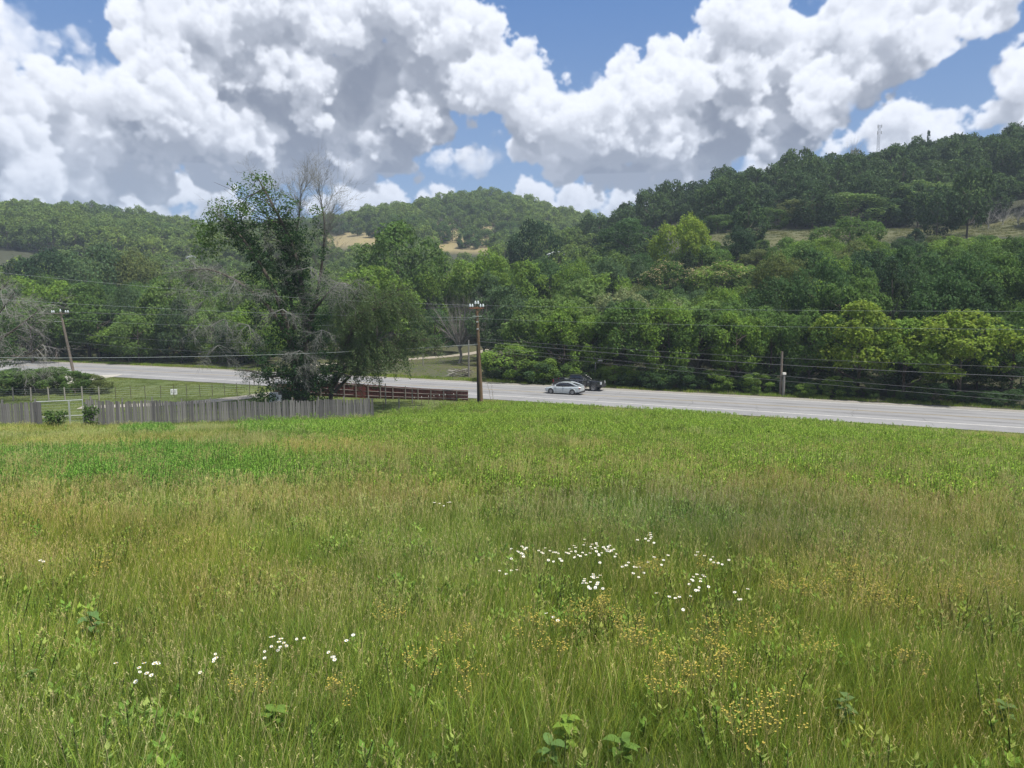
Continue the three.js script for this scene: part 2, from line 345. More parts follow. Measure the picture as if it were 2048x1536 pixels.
const land = (() => {
  const at = [];
  const p = (x, d, h) => at.push([x, d, h]);
  // the near slope
  p(0, 0, 7.3); p(-25, 0, 7.2); p(25, 0, 7.0); p(0, -30, 9.6); p(-60, 0, 7); p(60, 0, 5); p(-60, -60, 12); p(60, -60, 12);
  p(0, 12, 6.1); p(-10, 12, 6.05); p(10, 12, 6.0); p(0, 25, 4.75); p(-18, 25, 4.5); p(18, 25, 4.35); p(0, 36, 3.5); p(-26, 36, 3.0); p(26, 36, 2.85);
  p(0, 50, 2.05); p(-20, 50, 1.5); p(34, 46, 1.25); p(15, 52, 1.5);
  // foot of the slope, the fenced yard, the road verge
  p(-3, 66, 0.2); p(-42, 58, 0.5); p(-60, 50, 1.2); p(-30, 61, -0.2); p(-13, 64, -0.4); p(-8, 68, -0.35); p(10, 64, 0.6); p(24, 58, 0.6);
  p(-46, 70, -0.35); p(-30, 72, -0.4); p(-16, 75, -0.4); p(-60, 76, -0.3); p(-55, 90, -0.25); p(-80, 80, 0);
  for (let x = -170; x <= 110; x += 35) { const a = roadPoint(x, -0.5), b = roadPoint(x, 16); p(a[0], a[1], 0); p(b[0], b[1], -0.05); }
  // across the road
  p(-20, 122, 0.7); p(-12, 136, 1.6); p(-70, 145, 0.3); p(-110, 160, 0.6); p(-40, 150, 2.2); p(0, 130, 1.8);
  p(20, 112, 2.2); p(45, 100, 3); p(70, 95, 5); p(100, 90, 8);
  p(40, 140, 9.5); p(75, 140, 13); p(115, 140, 18);
  // right hill: the meadow shelf, then the wooded ridge
  p(48, 186, 24.5); p(75, 188, 28.0); p(105, 190, 29.2); p(135, 192, 30.5);
  p(48, 206, 28.5); p(75, 210, 32.0); p(105, 212, 33.3); p(135, 212, 34.8);
  p(50, 300, 40); p(62, 335, 40); p(100, 300, 51); p(142, 285, 57); p(190, 262, 59.5); p(250, 255, 68); p(90, 250, 44); p(150, 245, 49);
  p(130, 420, 50); p(220, 400, 55); p(60, 430, 36); p(330, 300, 62);
  // valley floor and the middle hill
  p(0, 200, 5); p(-60, 220, 6); p(0, 300, 16); p(-60, 320, 20); p(-30, 390, 38); p(-30, 430, 47); p(-30, 480, 62); p(-95, 430, 48); p(-95, 480, 58); p(20, 470, 57); p(-130, 500, 60);
  p(-27, 600, 90); p(-75, 585, 80); p(-127, 570, 64); p(-165, 570, 57); p(15, 595, 84); p(64, 585, 63); p(95, 600, 52); p(-27, 720, 60); p(120, 720, 60); p(190, 760, 66);
  // left hills
  p(-140, 220, 9); p(-200, 270, 20); p(-140, 300, 22); p(-250, 380, 46); p(-180, 380, 38); p(-345, 480, 63); p(-275, 480, 62.5); p(-230, 475, 55); p(-200, 470, 49); p(-150, 420, 36); p(-330, 640, 50); p(-200, 640, 48); p(-450, 450, 60);
  const n = at.length, f = (r2) => Math.sqrt(r2 + 64), M = at.map((a) => [...at.map((b) => f((a[0] - b[0]) ** 2 + (a[1] - b[1]) ** 2)), a[2] - 8]);
  for (let k = 0; k < n; k++) M[k][k] += 0.0;
  for (let k = 0; k < n; k++) {
    let m = k;
    for (let j = k + 1; j < n; j++) if (Math.abs(M[j][k]) > Math.abs(M[m][k])) m = j;
    [M[k], M[m]] = [M[m], M[k]];
    for (let j = k + 1; j < n; j++) { const q = M[j][k] / M[k][k]; if (q) for (let c = k; c <= n; c++) M[j][c] -= q * M[k][c]; }
  }
  const w = new Float64Array(n);
  for (let k = n - 1; k >= 0; k--) { let s = M[k][n]; for (let c = k + 1; c < n; c++) s -= M[k][c] * w[c]; w[k] = s / M[k][k]; }
  return (x, d) => {
    let h = 8;
    for (let k = 0; k < n; k++) { const a = at[k]; h += w[k] * Math.sqrt((x - a[0]) * (x - a[0]) + (d - a[1]) * (d - a[1]) + 64); }
    return h;
  };
})();
function rawGround(x, d) {
  const out = smooth(520, 900, Math.hypot(x, (d - 300))), h0 = out < 1 ? clamp(land(x, d), -3, 110) : 0;
  let h = mix(h0, 42 + 10 * perlin.noise(x * 0.002, d * 0.002, 1), out);
  if (d > 20) h += 0.10 * fbm(x * 0.09, d * 0.09, 2, 3) * smooth(20, 60, d) + 0.03 * perlin.noise(x * 0.6, d * 0.6, 1);
  return h;
}
function ground(x, d) {
  const o = across(x, d);
  if (Math.abs(x) > 260 || o < -9 || o > 25) return rawGround(x, d);
  const t = o < 0 ? smooth(-9, -0.4, o) : 1 - smooth(SHOULDER, 25, o);
  return mix(rawGround(x, d), 0, t);
}
function hit(px, py, lift = 0, from = 1.2, to = 160) {               // where that line of sight meets the ground (or LIFT above it): [x, d, ground height]
  const [l, s] = look(px, py);
  let d = from, step = 0.25;
  for (; d < to; d += step) { if (EYE + s * d < ground(l * d, d) + lift) break; step = 0.1 + d * 0.008; }
  let a = d - step, b = d;
  for (let k = 0; k < 14; k++) { const m = (a + b) / 2; if (EYE + s * m < ground(l * m, m) + lift) b = m; else a = m; }
  return [l * b, b, ground(l * b, b)];
}
function place(px, d) { const [l] = look(px, 640); const x = l * d; return [x, ground(x, d), -d]; }
function flat(px, py, y = 0) { const [l, s] = look(px, py), d = (y - EYE) / s; return [l * d, y, -d]; }

// ---------------------------------------------------------------- ground sheet
function meadowShare(x, d) {                                         // grass on the right hill's shelf
  const [px] = pixelOf(x, ground(x, d), d);
  return d > 178 + 3 * perlin.noise(x * 0.05, 0, 2) && d < 205 + 3 * perlin.noise(x * 0.07, 3, 2) && px > 1395 && px < 2090 ? 1 : 0;
}
function pastureShare(x, d) {                                        // dry pasture on the middle hill
  const [px] = pixelOf(x, 40, d);
  const a = d > 395 && d < 492 && px > 845 && px < 1010 + 20 * perlin.noise(d * 0.05, 0, 0), b = d > 420 && d < 486 && px > 600 && px < 775;
  return a || b ? 1 : 0;
}
function lawnShare(x, d) { const o = across(x, d); return o < -0.3 && x < 2 && d > fenceDepth(x) ? 1 : 0; }
const fencePath = [[-75, 52], [-44, 57.6], [-39.3, 58.8], [-36.4, 59.6], [-32.3, 63], [-24.5, 66], [-13.7, 69.5]];
function fenceDepth(x) {
  if (x > -13.7) return 69.5 + (x + 13.7) * 0.75;
  for (let k = 1; k < fencePath.length; k++) if (x <= fencePath[k][0]) { const [a, b] = [fencePath[k - 1], fencePath[k]]; return mix(a[1], b[1], (x - a[0]) / (b[0] - a[0])); }
  return 52;
}
{
  const xs = [], ds = [];
  for (let x = 0; x < 100; x += 1.4) xs.push(x);
  for (let x = 100, s = 2; x < 4200; x += s, s *= 1.085) xs.push(x);
  const X = [...xs.slice(1).reverse().map((x) => -x), ...xs];
  for (let d = -60; d < 0; d += 4) ds.push(d);
  for (let d = 0; d < 130; d += 1.2) ds.push(d);
  for (let d = 130, s = 2; d < 4600; d += s, s *= 1.06) ds.push(d);
  const b = new MB(), rnd = random(3);
  for (const d of ds) for (const x of X) {
    const h = ground(x, d), o = across(x, d), onRoad = o > 0.2 && o < SHOULDER - 0.4 && Math.abs(x) < 260;
    let c = [0.060, 0.062, 0.030];                                  // earth and thatch below the tall grass
    const n = fbm(x * 0.11, d * 0.11, 9, 3), m = perlin.noise(x * 0.7, d * 0.7, 4);
    if (d > 130) c = [0.05, 0.055, 0.028];
    if (lawnShare(x, d)) c = [0.115 + n * 0.05, 0.150 + n * 0.03, 0.042];
    if (o > SHOULDER && o < 60 && x < 4) c = [0.085 + n * 0.06, 0.088 + n * 0.03, 0.042];
    if (d > 170) { if (meadowShare(x, d)) c = [0.115 + n * 0.05, 0.118 + n * 0.03, 0.055]; if (pastureShare(x, d)) c = [0.30 + n * 0.10, 0.245 + n * 0.07, 0.13]; }
    const j = 1 + 0.12 * m + (rnd() - 0.5) * 0.1;
    b.color = [c[0] * j, c[1] * j, c[2] * j];
    b.v(x, h - (onRoad ? 0.06 : 0), -d, 0, 1, 0, x / 1.7, d / 1.7);
  }
  const w = X.length;
  for (let r = 0; r + 1 < ds.length; r++) for (let c = 0; c + 1 < w; c++) b.quad(r * w + c, r * w + c + 1, (r + 1) * w + c + 1, (r + 1) * w + c);
  const g = b.build();
  g.computeVertexNormals();
  const m = new THREE.Mesh(g, mat(0xffffff, 1, { vertexColors: true, map: soilTexture, bumpMap: soilTexture, bumpScale: 0.03 }));
  m.receiveShadow = m.castShadow = true;
  setting(m, 'ground', 'rolling grassy ground of the slope, valley and hills');
}

// ---------------------------------------------------------------- the road and its markings
function strip(o0, o1, y, x0, x1, step, wobble = 0, uvScale = 4) {
  const b = new MB(), rnd = random(Math.round(o0 * 100) + 9);
  let k = 0;
  for (let x = x0; x <= x1 + 1e-6; x += step, k++) {
    const w0 = wobble * (perlin.noise(x * 0.7, o0, 2) + 0.6 * perlin.noise(x * 2.1, o0, 5)), w1 = wobble * (perlin.noise(x * 0.6, o1, 8) + 0.6 * perlin.noise(x * 2.3, o1, 3));
    const a = roadPoint(x, o0 + w0), c = roadPoint(x, o1 + w1);
    b.v(a[0], y, -a[1], 0, 1, 0, x * 1.1 / uvScale, o0 / uvScale); b.v(c[0], y, -c[1], 0, 1, 0, x * 1.1 / uvScale, o1 / uvScale);
    if (k) b.quad(k * 2 - 2, k * 2, k * 2 + 1, k * 2 - 1);
  }
  return b.build();
}
{
  // worn lanes: tyre tracks are polished lighter, the strips between them oil-stained
  const laneMap = (() => { const r2 = random(12), S = 1024, f = (u, v) => {
    const o = v * ROAD_WIDE, track = (c) => Math.exp(-((o - c) ** 2) / 0.16), oil = (c) => Math.exp(-((o - c) ** 2) / 0.25);
    let n = 0.88 + 0.34 * loop(u, v, 5, 4) + 0.22 * loop(u, v, 22, 2) + (r2() - 0.5) * 0.25;
    n -= 0.27 * (oil(5.6) + oil(10.3)) * (0.7 + loop(u, v, 9, 2)); n += 0.07 * (track(4.7) + track(6.5) + track(9.4) + track(11.2));
    if (o < 3) n += 0.02;
    return [n, n * 0.995, n * 0.985]; }; return texture(S, f); })();
  const g = strip(0, ROAD_WIDE, 0.02, -235, 135, 2.5);
  const uv = g.attributes.uv;
  for (let k = 0; k < uv.count; k++) uv.setXY(k, uv.getX(k) * 4 / 22, k % 2);
  const road = setting(new THREE.Mesh(g, mat(rgb(0.235, 0.235, 0.24), 0.88, { map: laneMap, bumpMap: asphaltTexture, bumpScale: 0.002 })), 'road', 'pale grey two lane road crossing below the field');
  road.receiveShadow = true;
  const sh = setting(new THREE.Mesh(strip(ROAD_WIDE - 0.05, SHOULDER, 0.012, -235, 135, 0.9, 0.22), mat(rgb(0.30, 0.29, 0.27), 0.95, { map: gravelTexture, bumpMap: gravelTexture, bumpScale: 0.02 })), 'gravel_shoulder', 'light gravel shoulder on the wooded side of the road');
  const paint = mat(rgb(0.74, 0.74, 0.73), 0.7, { map: gravelTexture }), tar = mat(rgb(0.10, 0.10, 0.10), 0.7), yellow = mat(rgb(0.42, 0.34, 0.18), 0.8, { map: gravelTexture });
  const mark = (name, a, b, m, x0, x1, label, wob = 0.01, step = 1.5, y = 0.026) => setting(new THREE.Mesh(strip(a, b, y, x0, x1, step, wob), m), name, label);
  mark('edge_line', 3.12, 3.30, paint, -235, 135, 'white painted edge line on the near side of the road');
  mark('edge_line', 13.05, 13.22, paint, -235, 135, 'white painted edge line on the wooded side of the road');
  mark('centre_line', 7.95, 8.05, yellow, -235, 135, 'faded yellow centre line of the road, nearer stripe');
  mark('centre_line', 8.22, 8.32, yellow, -235, 135, 'faded yellow centre line of the road, farther stripe');
  mark('tar_seam', 8.08, 8.15, tar, 12, 120, 'dark tar seam along the middle of the road', 0.06, 0.8);
  mark('tar_seam', 6.2, 6.25, tar, -10, 38, 'thin dark tar crack in the near lane', 0.12, 0.6);
  const r2 = random(91);
  for (let k = 0; k < 16; k++) {                                    // cross cracks
    const x = -60 + k * 8 + r2() * 5, b = new MB();
    let o = 0.4 + r2() * 3;
    const end = Math.min(13, o + 2.5 + r2() * 8), pts = [];
    let xx = x;
    for (; o < end; o += 0.4) { xx += (r2() - 0.5) * 0.3; pts.push(roadPoint(xx, o)); }
    pts.forEach(([a, d], i) => { b.v(a - 0.025, 0.025, -d, 0, 1, 0); b.v(a + 0.025, 0.025, -d, 0, 1, 0); if (i) b.quad(i * 2 - 2, i * 2 - 1, i * 2 + 1, i * 2); });
    setting(new THREE.Mesh(b.build(), tar), 'road_crack', 'thin dark crack running across the road');
  }
  // driveways: a sheet that follows the land
  const drive = (name, pts, wide, m, label, lift = 0.05) => {
    const c = new THREE.CatmullRomCurve3(pts.map(([x, d]) => new THREE.Vector3(x, 0, -d))), b = new MB(), n = 40;
    for (let k = 0; k <= n; k++) {
      const p = c.getPoint(k / n), t = c.getTangent(k / n), w = Array.isArray(wide) ? mix(wide[0], wide[1], k / n) : wide;
      for (const s of [-1, -0.33, 0.33, 1]) { const x = p.x - t.z * s * w / 2 + 0.08 * perlin.noise(p.x, p.z, s * 9), z = p.z + t.x * s * w / 2; b.v(x, ground(x, -z) + lift + 0.03 * (1 - Math.abs(s)), z, 0, 1, 0, k / n * 8, s); }
      if (k) for (let s = 0; s < 3; s++) b.quad((k - 1) * 4 + s, (k - 1) * 4 + s + 1, k * 4 + s + 1, k * 4 + s);
    }
    const g = b.build(); g.computeVertexNormals();
    const o = setting(new THREE.Mesh(g, m), name, label);
    m.side = THREE.DoubleSide;
    return o;
  };
  const e1 = roadPoint(-62.6, 0.1);
  drive('driveway_apron', [[e1[0], e1[1]], [-61.5, 104], [-61.2, 99.5], [-62, 93]].map(([x, d], k) => k ? [x, nearEdge(x) - [0, 2.2, 6, 11][k]] : [x, d]), [9, 4], mat(rgb(0.46, 0.45, 0.42), 0.9, { map: gravelTexture }), 'pale concrete driveway apron beside the leaning utility pole', 0.04);
  const e2 = roadPoint(-26, 0.2);
  drive('gravel_driveway', [[e2[0], e2[1]], [-27.5, 85], [-31, 81], [-36, 77.5], [-46, 75]], [3.2, 2.4], mat(rgb(0.38, 0.36, 0.32), 0.95, { map: gravelTexture, bumpMap: gravelTexture, bumpScale: 0.02 }), 'pale gravel driveway curving through the yard behind the grey fence');
  drive('gravel_lane', [[-34, 118], [-24, 122], [-16, 126], [-8, 131], [0, 140]], 2.6, mat(rgb(0.36, 0.33, 0.28), 0.95, { map: gravelTexture }), 'light dirt lane across the mown ground beyond the road');
}
// ---------------------------------------------------------------- trees
const barkMat = mat(rgb(0.12, 0.10, 0.08), 0.95, { map: woodTexture }), greyBark = mat(rgb(0.27, 0.255, 0.235), 0.95, { map: woodTexture }), paleTwig = mat(rgb(0.36, 0.345, 0.32), 0.95);
const LEAF = {
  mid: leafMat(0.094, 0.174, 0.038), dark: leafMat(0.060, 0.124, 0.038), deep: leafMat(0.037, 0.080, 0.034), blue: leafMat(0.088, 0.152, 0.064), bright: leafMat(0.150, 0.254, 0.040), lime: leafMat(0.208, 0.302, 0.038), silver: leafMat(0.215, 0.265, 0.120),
  olive: leafMat(0.130, 0.170, 0.052), cedar: leafMat(0.042, 0.074, 0.030), bloom: leafMat(0.44, 0.38, 0.21), willow: leafMat(0.112, 0.172, 0.066), ivy: leafMat(0.036, 0.084, 0.026), pale: leafMat(0.140, 0.230, 0.058),
};
const SHAPES = {                                                    // crown in a box 1 wide and 1 high
  round: { cy: 0.53, ry: 0.45, rx: 0.46, lobes: 30, lr: [0.11, 0.20], flat: 0.85, low: -0.75, up: 0.45 },
  tall: { cy: 0.53, ry: 0.46, rx: 0.41, lobes: 32, lr: [0.10, 0.18], flat: 0.9, low: -0.85, up: 0.45 },
  loose: { cy: 0.58, ry: 0.41, rx: 0.47, lobes: 44, lr: [0.07, 0.16], flat: 0.75, low: -0.7, up: 0.55 },
  low: { cy: 0.46, ry: 0.46, rx: 0.46, lobes: 30, lr: [0.10, 0.18], flat: 0.85, low: -0.95, up: 0.5 },
  cedar: { cy: 0.5, ry: 0.48, rx: 0.36, lobes: 44, lr: [0.06, 0.13], flat: 1.0, low: -0.98, up: 0.2 },
};
function makeCrown(shape, seed, leaves, size) {
  const s = SHAPES[shape], rnd = random(seed), b = new MB(), lobes = [], lean = [(rnd() - 0.5) * 0.12, (rnd() - 0.5) * 0.12];
  let area = 0;
  const bulge = [ball(rnd), ball(rnd), ball(rnd)];
  for (let k = 0; k < s.lobes; k++) {
    let q; do q = ball(rnd); while (q[1] < s.low);
    let far = 0.70 + 0.28 * Math.sqrt(rnd());
    for (const e of bulge) far *= 1 + 0.16 * Math.max(0, q[0] * e[0] + q[1] * e[1] + q[2] * e[2]);
    far *= 0.88;
    let wide = 1;
    if (shape === 'cedar') wide = clamp(1.05 - (q[1] + 1) * 0.48, 0.1, 1);
    if (shape === 'tall') wide = clamp(1.1 - Math.max(0, q[1]) * 0.35, 0.4, 1);
    const r = mix(s.lr[0], s.lr[1], rnd()) * (shape === 'cedar' ? 0.5 + wide * 0.6 : 1);
    const c = [q[0] * s.rx * far * wide + lean[0] * q[1], s.cy + q[1] * (s.ry - r * 0.5) * Math.min(1, far + 0.08), q[2] * s.rx * far * wide + lean[1] * q[1]];
    lobes.push({ c, r, q, tone: 0.78 + rnd() * 0.42 });
    area += r * r;
  }
  for (const l of lobes) {
    const n = Math.round(leaves * l.r * l.r / area);
    for (let k = 0; k < n; k++) {
      let e = ball(rnd);
      const out = e[0] * l.q[0] + e[1] * l.q[1] + e[2] * l.q[2];
      if (out < -0.15 && rnd() < 0.85) e = e.map((v) => -v);
      const bump = 1 + 0.22 * perlin.noise(e[0] * 2.3 + seed, e[1] * 2.3, e[2] * 2.3 + l.c[0] * 9), far = l.r * bump * (0.70 + 0.36 * Math.pow(rnd(), 0.6));
      const x = l.c[0] + e[0] * far, y = Math.max(0.012, l.c[1] + e[1] * far * s.flat), z = l.c[2] + e[2] * far;
      const j = ball(rnd), nrm = unit([e[0] * 0.7 + j[0] * 0.8, e[1] * 0.7 + s.up + j[1] * 0.8, e[2] * 0.7 + j[2] * 0.8]), side = unit(cross(nrm, ball(rnd))), dir = cross(side, nrm);
      const L = size * (0.6 + rnd() * 0.8), t = l.tone * (0.72 + rnd() * 0.5), warm = (rnd() - 0.35) * 0.22;
      b.leaf(x, y, z, dir, side, L, L * (0.30 + rnd() * 0.14), [t * (1 + warm), t, t * (1 - warm * 0.6)]);
    }
  }
  // ragged sprays beyond the lobes
  for (let k = 0; k < leaves * 0.012; k++) {
    const l = lobes[Math.floor(rnd() * lobes.length)], e = unit([l.q[0] + (rnd() - 0.5) * 1.6, l.q[1] * 0.8 + (rnd() - 0.3) * 1.4, l.q[2] + (rnd() - 0.5) * 1.6]), reach = l.r * (1.05 + rnd() * 0.55);
    for (let j = 0; j < 12; j++) {
      const t = 0.6 + 0.4 * rnd(), nn = unit([rnd() - 0.5, 0.8, rnd() - 0.5]), side = unit(cross(nn, ball(rnd))), w = 0.035 * (1.3 - t), L = size * (0.6 + rnd() * 0.7), c = l.tone * (0.8 + rnd() * 0.5);
      b.leaf(l.c[0] + e[0] * reach * t + (rnd() - 0.5) * w, Math.max(0.012, l.c[1] + e[1] * reach * t * s.flat + (rnd() - 0.5) * w), l.c[2] + e[2] * reach * t + (rnd() - 0.5) * w, cross(side, nn), side, L, L * 0.34, [c * 1.04, c, c]);
    }
  }
  return { geometry: b.build(), lobes };
}
function makeTrunk(shape, seed, lobes) {
  const rnd = random(seed + 500), b = new MB(), w = [(rnd() - 0.5) * 0.06, (rnd() - 0.5) * 0.06];
  const at = (t) => [w[0] * Math.sin(t * 4) + w[1] * t * 0.5, t, w[1] * Math.sin(t * 5)];
  const top = shape === 'low' ? 0.45 : 0.72, pts = [], r = [];
  for (let k = 0; k <= 8; k++) { const t = k / 8 * top; pts.push(at(t)); r.push(0.024 * (1 - 0.8 * k / 8) * (k === 0 ? 1.35 : 1)); }
  pts[0][1] = -0.03;
  b.tube(pts, r, 7);
  const pick = lobes.filter((l) => l.c[1] > 0.25).slice(0, shape === 'cedar' ? 4 : 10);
  for (const l of pick) {
    const t = clamp(l.c[1] - 0.16 - rnd() * 0.14, 0.14, top), p = at(t), m = [mix(p[0], l.c[0], 0.5), mix(p[1], l.c[1], 0.4), mix(p[2], l.c[2], 0.5)];
    b.tube([p, m, l.c], [0.011 * (1 - t * 0.5), 0.007, 0.002], 5, false);
  }
  return b.build();
}
const crowns = {}, trunks = {};
for (const [shape, n, leaves, size] of [['round', 3, 9500, 0.030], ['tall', 3, 9000, 0.030], ['loose', 3, 8000, 0.034], ['low', 3, 6500, 0.036], ['cedar', 2, 6000, 0.030]]) {
  crowns[shape] = []; trunks[shape] = [];
  for (let k = 0; k < n; k++) { const c = makeCrown(shape, 40 + k * 13 + shape.length * 101, leaves, size); crowns[shape].push(c.geometry); trunks[shape].push(makeTrunk(shape, k * 7 + 1, c.lobes)); }
}
const treeRnd = random(2024);
function tree(name, label, [x, y, z], wide, high, shape, tone, groupName, variant, category = 'tree') {
  const k = variant ?? Math.floor(treeRnd() * crowns[shape].length), g = group(x, y - 0.05, z, treeRnd() * 6.28);
  part(g, name === 'shrub' ? 'stem' : 'trunk', trunks[shape][k], tone === 'silver' ? greyBark : barkMat);
  part(g, name === 'shrub' ? 'foliage' : 'crown', crowns[shape][k], LEAF[tone]);
  g.scale.set(wide, high, wide);
  return put(g, name, label, category, groupName);
}
// [pixel column, row of its top, distance, width in pixels, shape, tone, label]
function standing(px, top, d, widePx, shape, tone, label, o = {}) {
  const [x, y, z] = place(px, d), [, s] = look(px, top), high = Math.max(1.2, EYE + s * d - y);
  return tree(o.name ?? 'broadleaf_tree', label, [x, y, z], widePx * d / FOCAL, high, shape, tone, o.group, o.variant, o.category ?? 'tree');
}
function beyond(px, off) {                                           // distance at which that column meets a line OFF metres beyond the near edge
  const [l] = look(px, 700);
  let d = 30;
  while (across(l * d, d) < off) d += 0.2;
  return d;
}
const used = [];
function stand(px, top, d, wide, shape, tone, label, o) { const t = standing(px, top, d, wide, shape, tone, label, o); used.push([t.position.x, -t.position.z, wide * d / FOCAL * 0.3]); return t; }

// the edge of the wood along the road, left to right
stand(1030, 684, beyond(1030, 19), 130, 'low', 'bright', 'bushy bright green tree right of the brown utility pole, across the road');
stand(1092, 712, beyond(1092, 18), 80, 'low', 'bright', 'small yellow green bush left of the black pickup truck');
stand(1128, 612, beyond(1128, 22), 130, 'tall', 'bright', 'tall light green tree behind the bed of the black pickup');
stand(1186, 632, beyond(1186, 22), 120, 'loose', 'bright', 'spreading green tree rising over the cab of the black pickup');
stand(1262, 604, beyond(1262, 21), 140, 'loose', 'mid', 'pale trunked tree just right of the black pickup');
stand(1335, 604, beyond(1335, 24), 110, 'tall', 'silver', 'silvery grey green tree right of the pale trunked tree');
stand(1240, 580, beyond(1240, 33), 130, 'round', 'silver', 'silver leaved tree top above the black pickup truck');
stand(1400, 618, beyond(1400, 21), 120, 'loose', 'mid', 'green tree with slender trunk halfway along the road verge');
stand(1475, 622, beyond(1475, 20), 110, 'loose', 'bright', 'leaning light green tree left of the broken utility pole');
stand(1545, 612, beyond(1545, 23), 120, 'tall', 'mid', 'green tree directly behind the broken utility pole');
stand(1625, 616, beyond(1625, 21), 120, 'loose', 'mid', 'green tree right of the broken utility pole');
stand(1720, 606, beyond(1720, 20), 175, 'loose', 'lime', 'yellow green tree, left of the two brightest beside the road');
stand(1818, 640, beyond(1818, 20), 150, 'loose', 'bright', 'yellow tinged tree between the two brightest roadside trees');
stand(1928, 622, beyond(1928, 20), 190, 'loose', 'lime', 'yellow green tree, right of the two brightest beside the road');
stand(2032, 612, beyond(2032, 22), 140, 'tall', 'mid', 'green tree at the right edge of the picture by the road');
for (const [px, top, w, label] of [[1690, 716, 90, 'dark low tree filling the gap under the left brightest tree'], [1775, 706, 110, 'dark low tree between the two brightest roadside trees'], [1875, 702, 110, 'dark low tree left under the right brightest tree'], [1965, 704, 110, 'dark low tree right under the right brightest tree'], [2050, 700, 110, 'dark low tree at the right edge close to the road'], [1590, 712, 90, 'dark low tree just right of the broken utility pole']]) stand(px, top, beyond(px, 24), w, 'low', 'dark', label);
// behind them
stand(800, 450, 150, 175, 'round', 'mid', 'large rounded tree behind the dead branched tree');
stand(752, 534, 128, 150, 'loose', 'bright', 'bright green layered tree right of the ivy covered tree');
stand(965, 502, 150, 135, 'round', 'bright', 'bright rounded tree standing above the brown utility pole', { variant: 1 });
stand(905, 560, 160, 90, 'tall', 'mid', 'slim green tree left of the bright rounded tree');
stand(1068, 446, 205, 110, 'round', 'deep', 'dark domed tree top below the right foot of the middle hill');
stand(1010, 575, 118, 120, 'round', 'blue', 'grey green tree right of the brown utility pole top');
stand(1100, 520, 150, 120, 'round', 'dark', 'dark tree behind the light green tree over the pickup');
stand(1210, 505, 150, 110, 'tall', 'pale', 'pale green tree crown in the middle of the wood');
stand(1285, 572, 125, 90, 'round', 'olive', 'olive tree crown below the cream flowering tree');
stand(1255, 440, 190, 130, 'round', 'dark', 'dark rounded tree left of the yellow green tree by the shelf meadow');
stand(1362, 432, 158, 108, 'round', 'lime', 'yellow green rounded tree at the left end of the shelf meadow');
stand(1476, 454, 166, 62, 'tall', 'deep', 'dark narrow tree standing in front of the shelf meadow');
stand(1690, 437, 160, 120, 'round', 'mid', 'green tree overlapping the middle of the shelf meadow');
stand(1400, 492, 156, 110, 'round', 'mid', 'green tree below the left part of the shelf meadow');
stand(1690, 486, 130, 120, 'tall', 'olive', 'grey green tall tree in the middle of the right slope');
stand(1560, 520, 130, 120, 'round', 'mid', 'green tree left of the grey green tall tree');
stand(1820, 455, 165, 80, 'cedar', 'deep', 'dark conical tree below the right part of the shelf meadow', { name: 'cedar_tree' });
stand(1885, 505, 130, 150, 'tall', 'deep', 'very dark tree above the two brightest roadside trees');
stand(1985, 486, 150, 140, 'round', 'dark', 'dark tree high at the right edge below the bare trees');
stand(1975, 545, 112, 90, 'loose', 'pale', 'lighter green tree before the very dark trees at right');
stand(2060, 520, 125, 130, 'tall', 'deep', 'dark tree cut by the right edge of the picture');
stand(1810, 590, 100, 120, 'round', 'mid', 'green tree right behind the brightest roadside trees');
stand(1640, 575, 108, 110, 'round', 'blue', 'blue green tree behind the green tree by the broken pole');
stand(1500, 580, 112, 100, 'round', 'bright', 'bright green tree behind the leaning light green tree');
stand(1440, 525, 140, 130, 'round', 'bright', 'cream flowering tree, right of the two in blossom', { variant: 2 });
stand(1328, 525, 142, 100, 'round', 'mid', 'cream flowering tree, left of the two in blossom', { variant: 0 });
for (const px of [1440, 1328]) {                                     // their blossom
  const t = scene.children.findLast((o) => o.userData.label === (px === 1440 ? 'cream flowering tree, right of the two in blossom' : 'cream flowering tree, left of the two in blossom'));
  const rnd = random(px), src = crowns.round[px === 1440 ? 2 : 0].attributes.position, b = new MB();
  for (let k = 0; k < 4200; k++) {
    const q = Math.floor(rnd() * src.count / 4) * 4, y = src.getY(q);
    if (y < 0.55 || perlin.noise(src.getX(q) * 6, y * 6, src.getZ(q) * 6) < -0.02) continue;
    const n = unit([rnd() - 0.5, 1, rnd() - 0.5]), side = unit(cross(n, ball(rnd))), L = 0.032;
    b.leaf(src.getX(q) * 1.03, y + 0.014, src.getZ(q) * 1.03, cross(side, n), side, L, L * 0.4, [0.8 + rnd() * 0.4, 0.8 + rnd() * 0.4, 0.8 + rnd() * 0.4]);
  }
  part(t, 'blossom', b.build(), LEAF.bloom);
}
// left of the road pole: the wood across the road
stand(60, 600, 128, 130, 'round', 'mid', 'green tree behind the bare branches at the left edge');
stand(175, 570, 138, 130, 'round', 'mid', 'green tree above the crossarm of the leaning pole');
stand(255, 648, 132, 120, 'round', 'bright', 'rounded light green tree right of the leaning pole');
stand(330, 610, 138, 130, 'loose', 'bright', 'bright spreading tree between the leaning pole and the dead branches');
stand(420, 616, 136, 130, 'loose', 'mid', 'green tree seen through the dead branches at left');
stand(200, 490, 175, 140, 'round', 'blue', 'broad grey green tree in the middle of the left slope');
stand(95, 500, 190, 120, 'round', 'deep', 'dark tree near the left edge on the left slope');
stand(280, 505, 180, 120, 'round', 'olive', 'dull green tree right of the broad grey green tree');
stand(250, 560, 150, 110, 'tall', 'dark', 'dark narrow tree on the left slope above the road');
stand(370, 535, 165, 130, 'round', 'mid', 'green tree left of the ivy covered tree');
stand(30, 555, 160, 120, 'round', 'bright', 'light green tree at the far left above the power line');
stand(500, 640, 140, 120, 'low', 'mid', 'low green tree behind the ivy covered trunk');
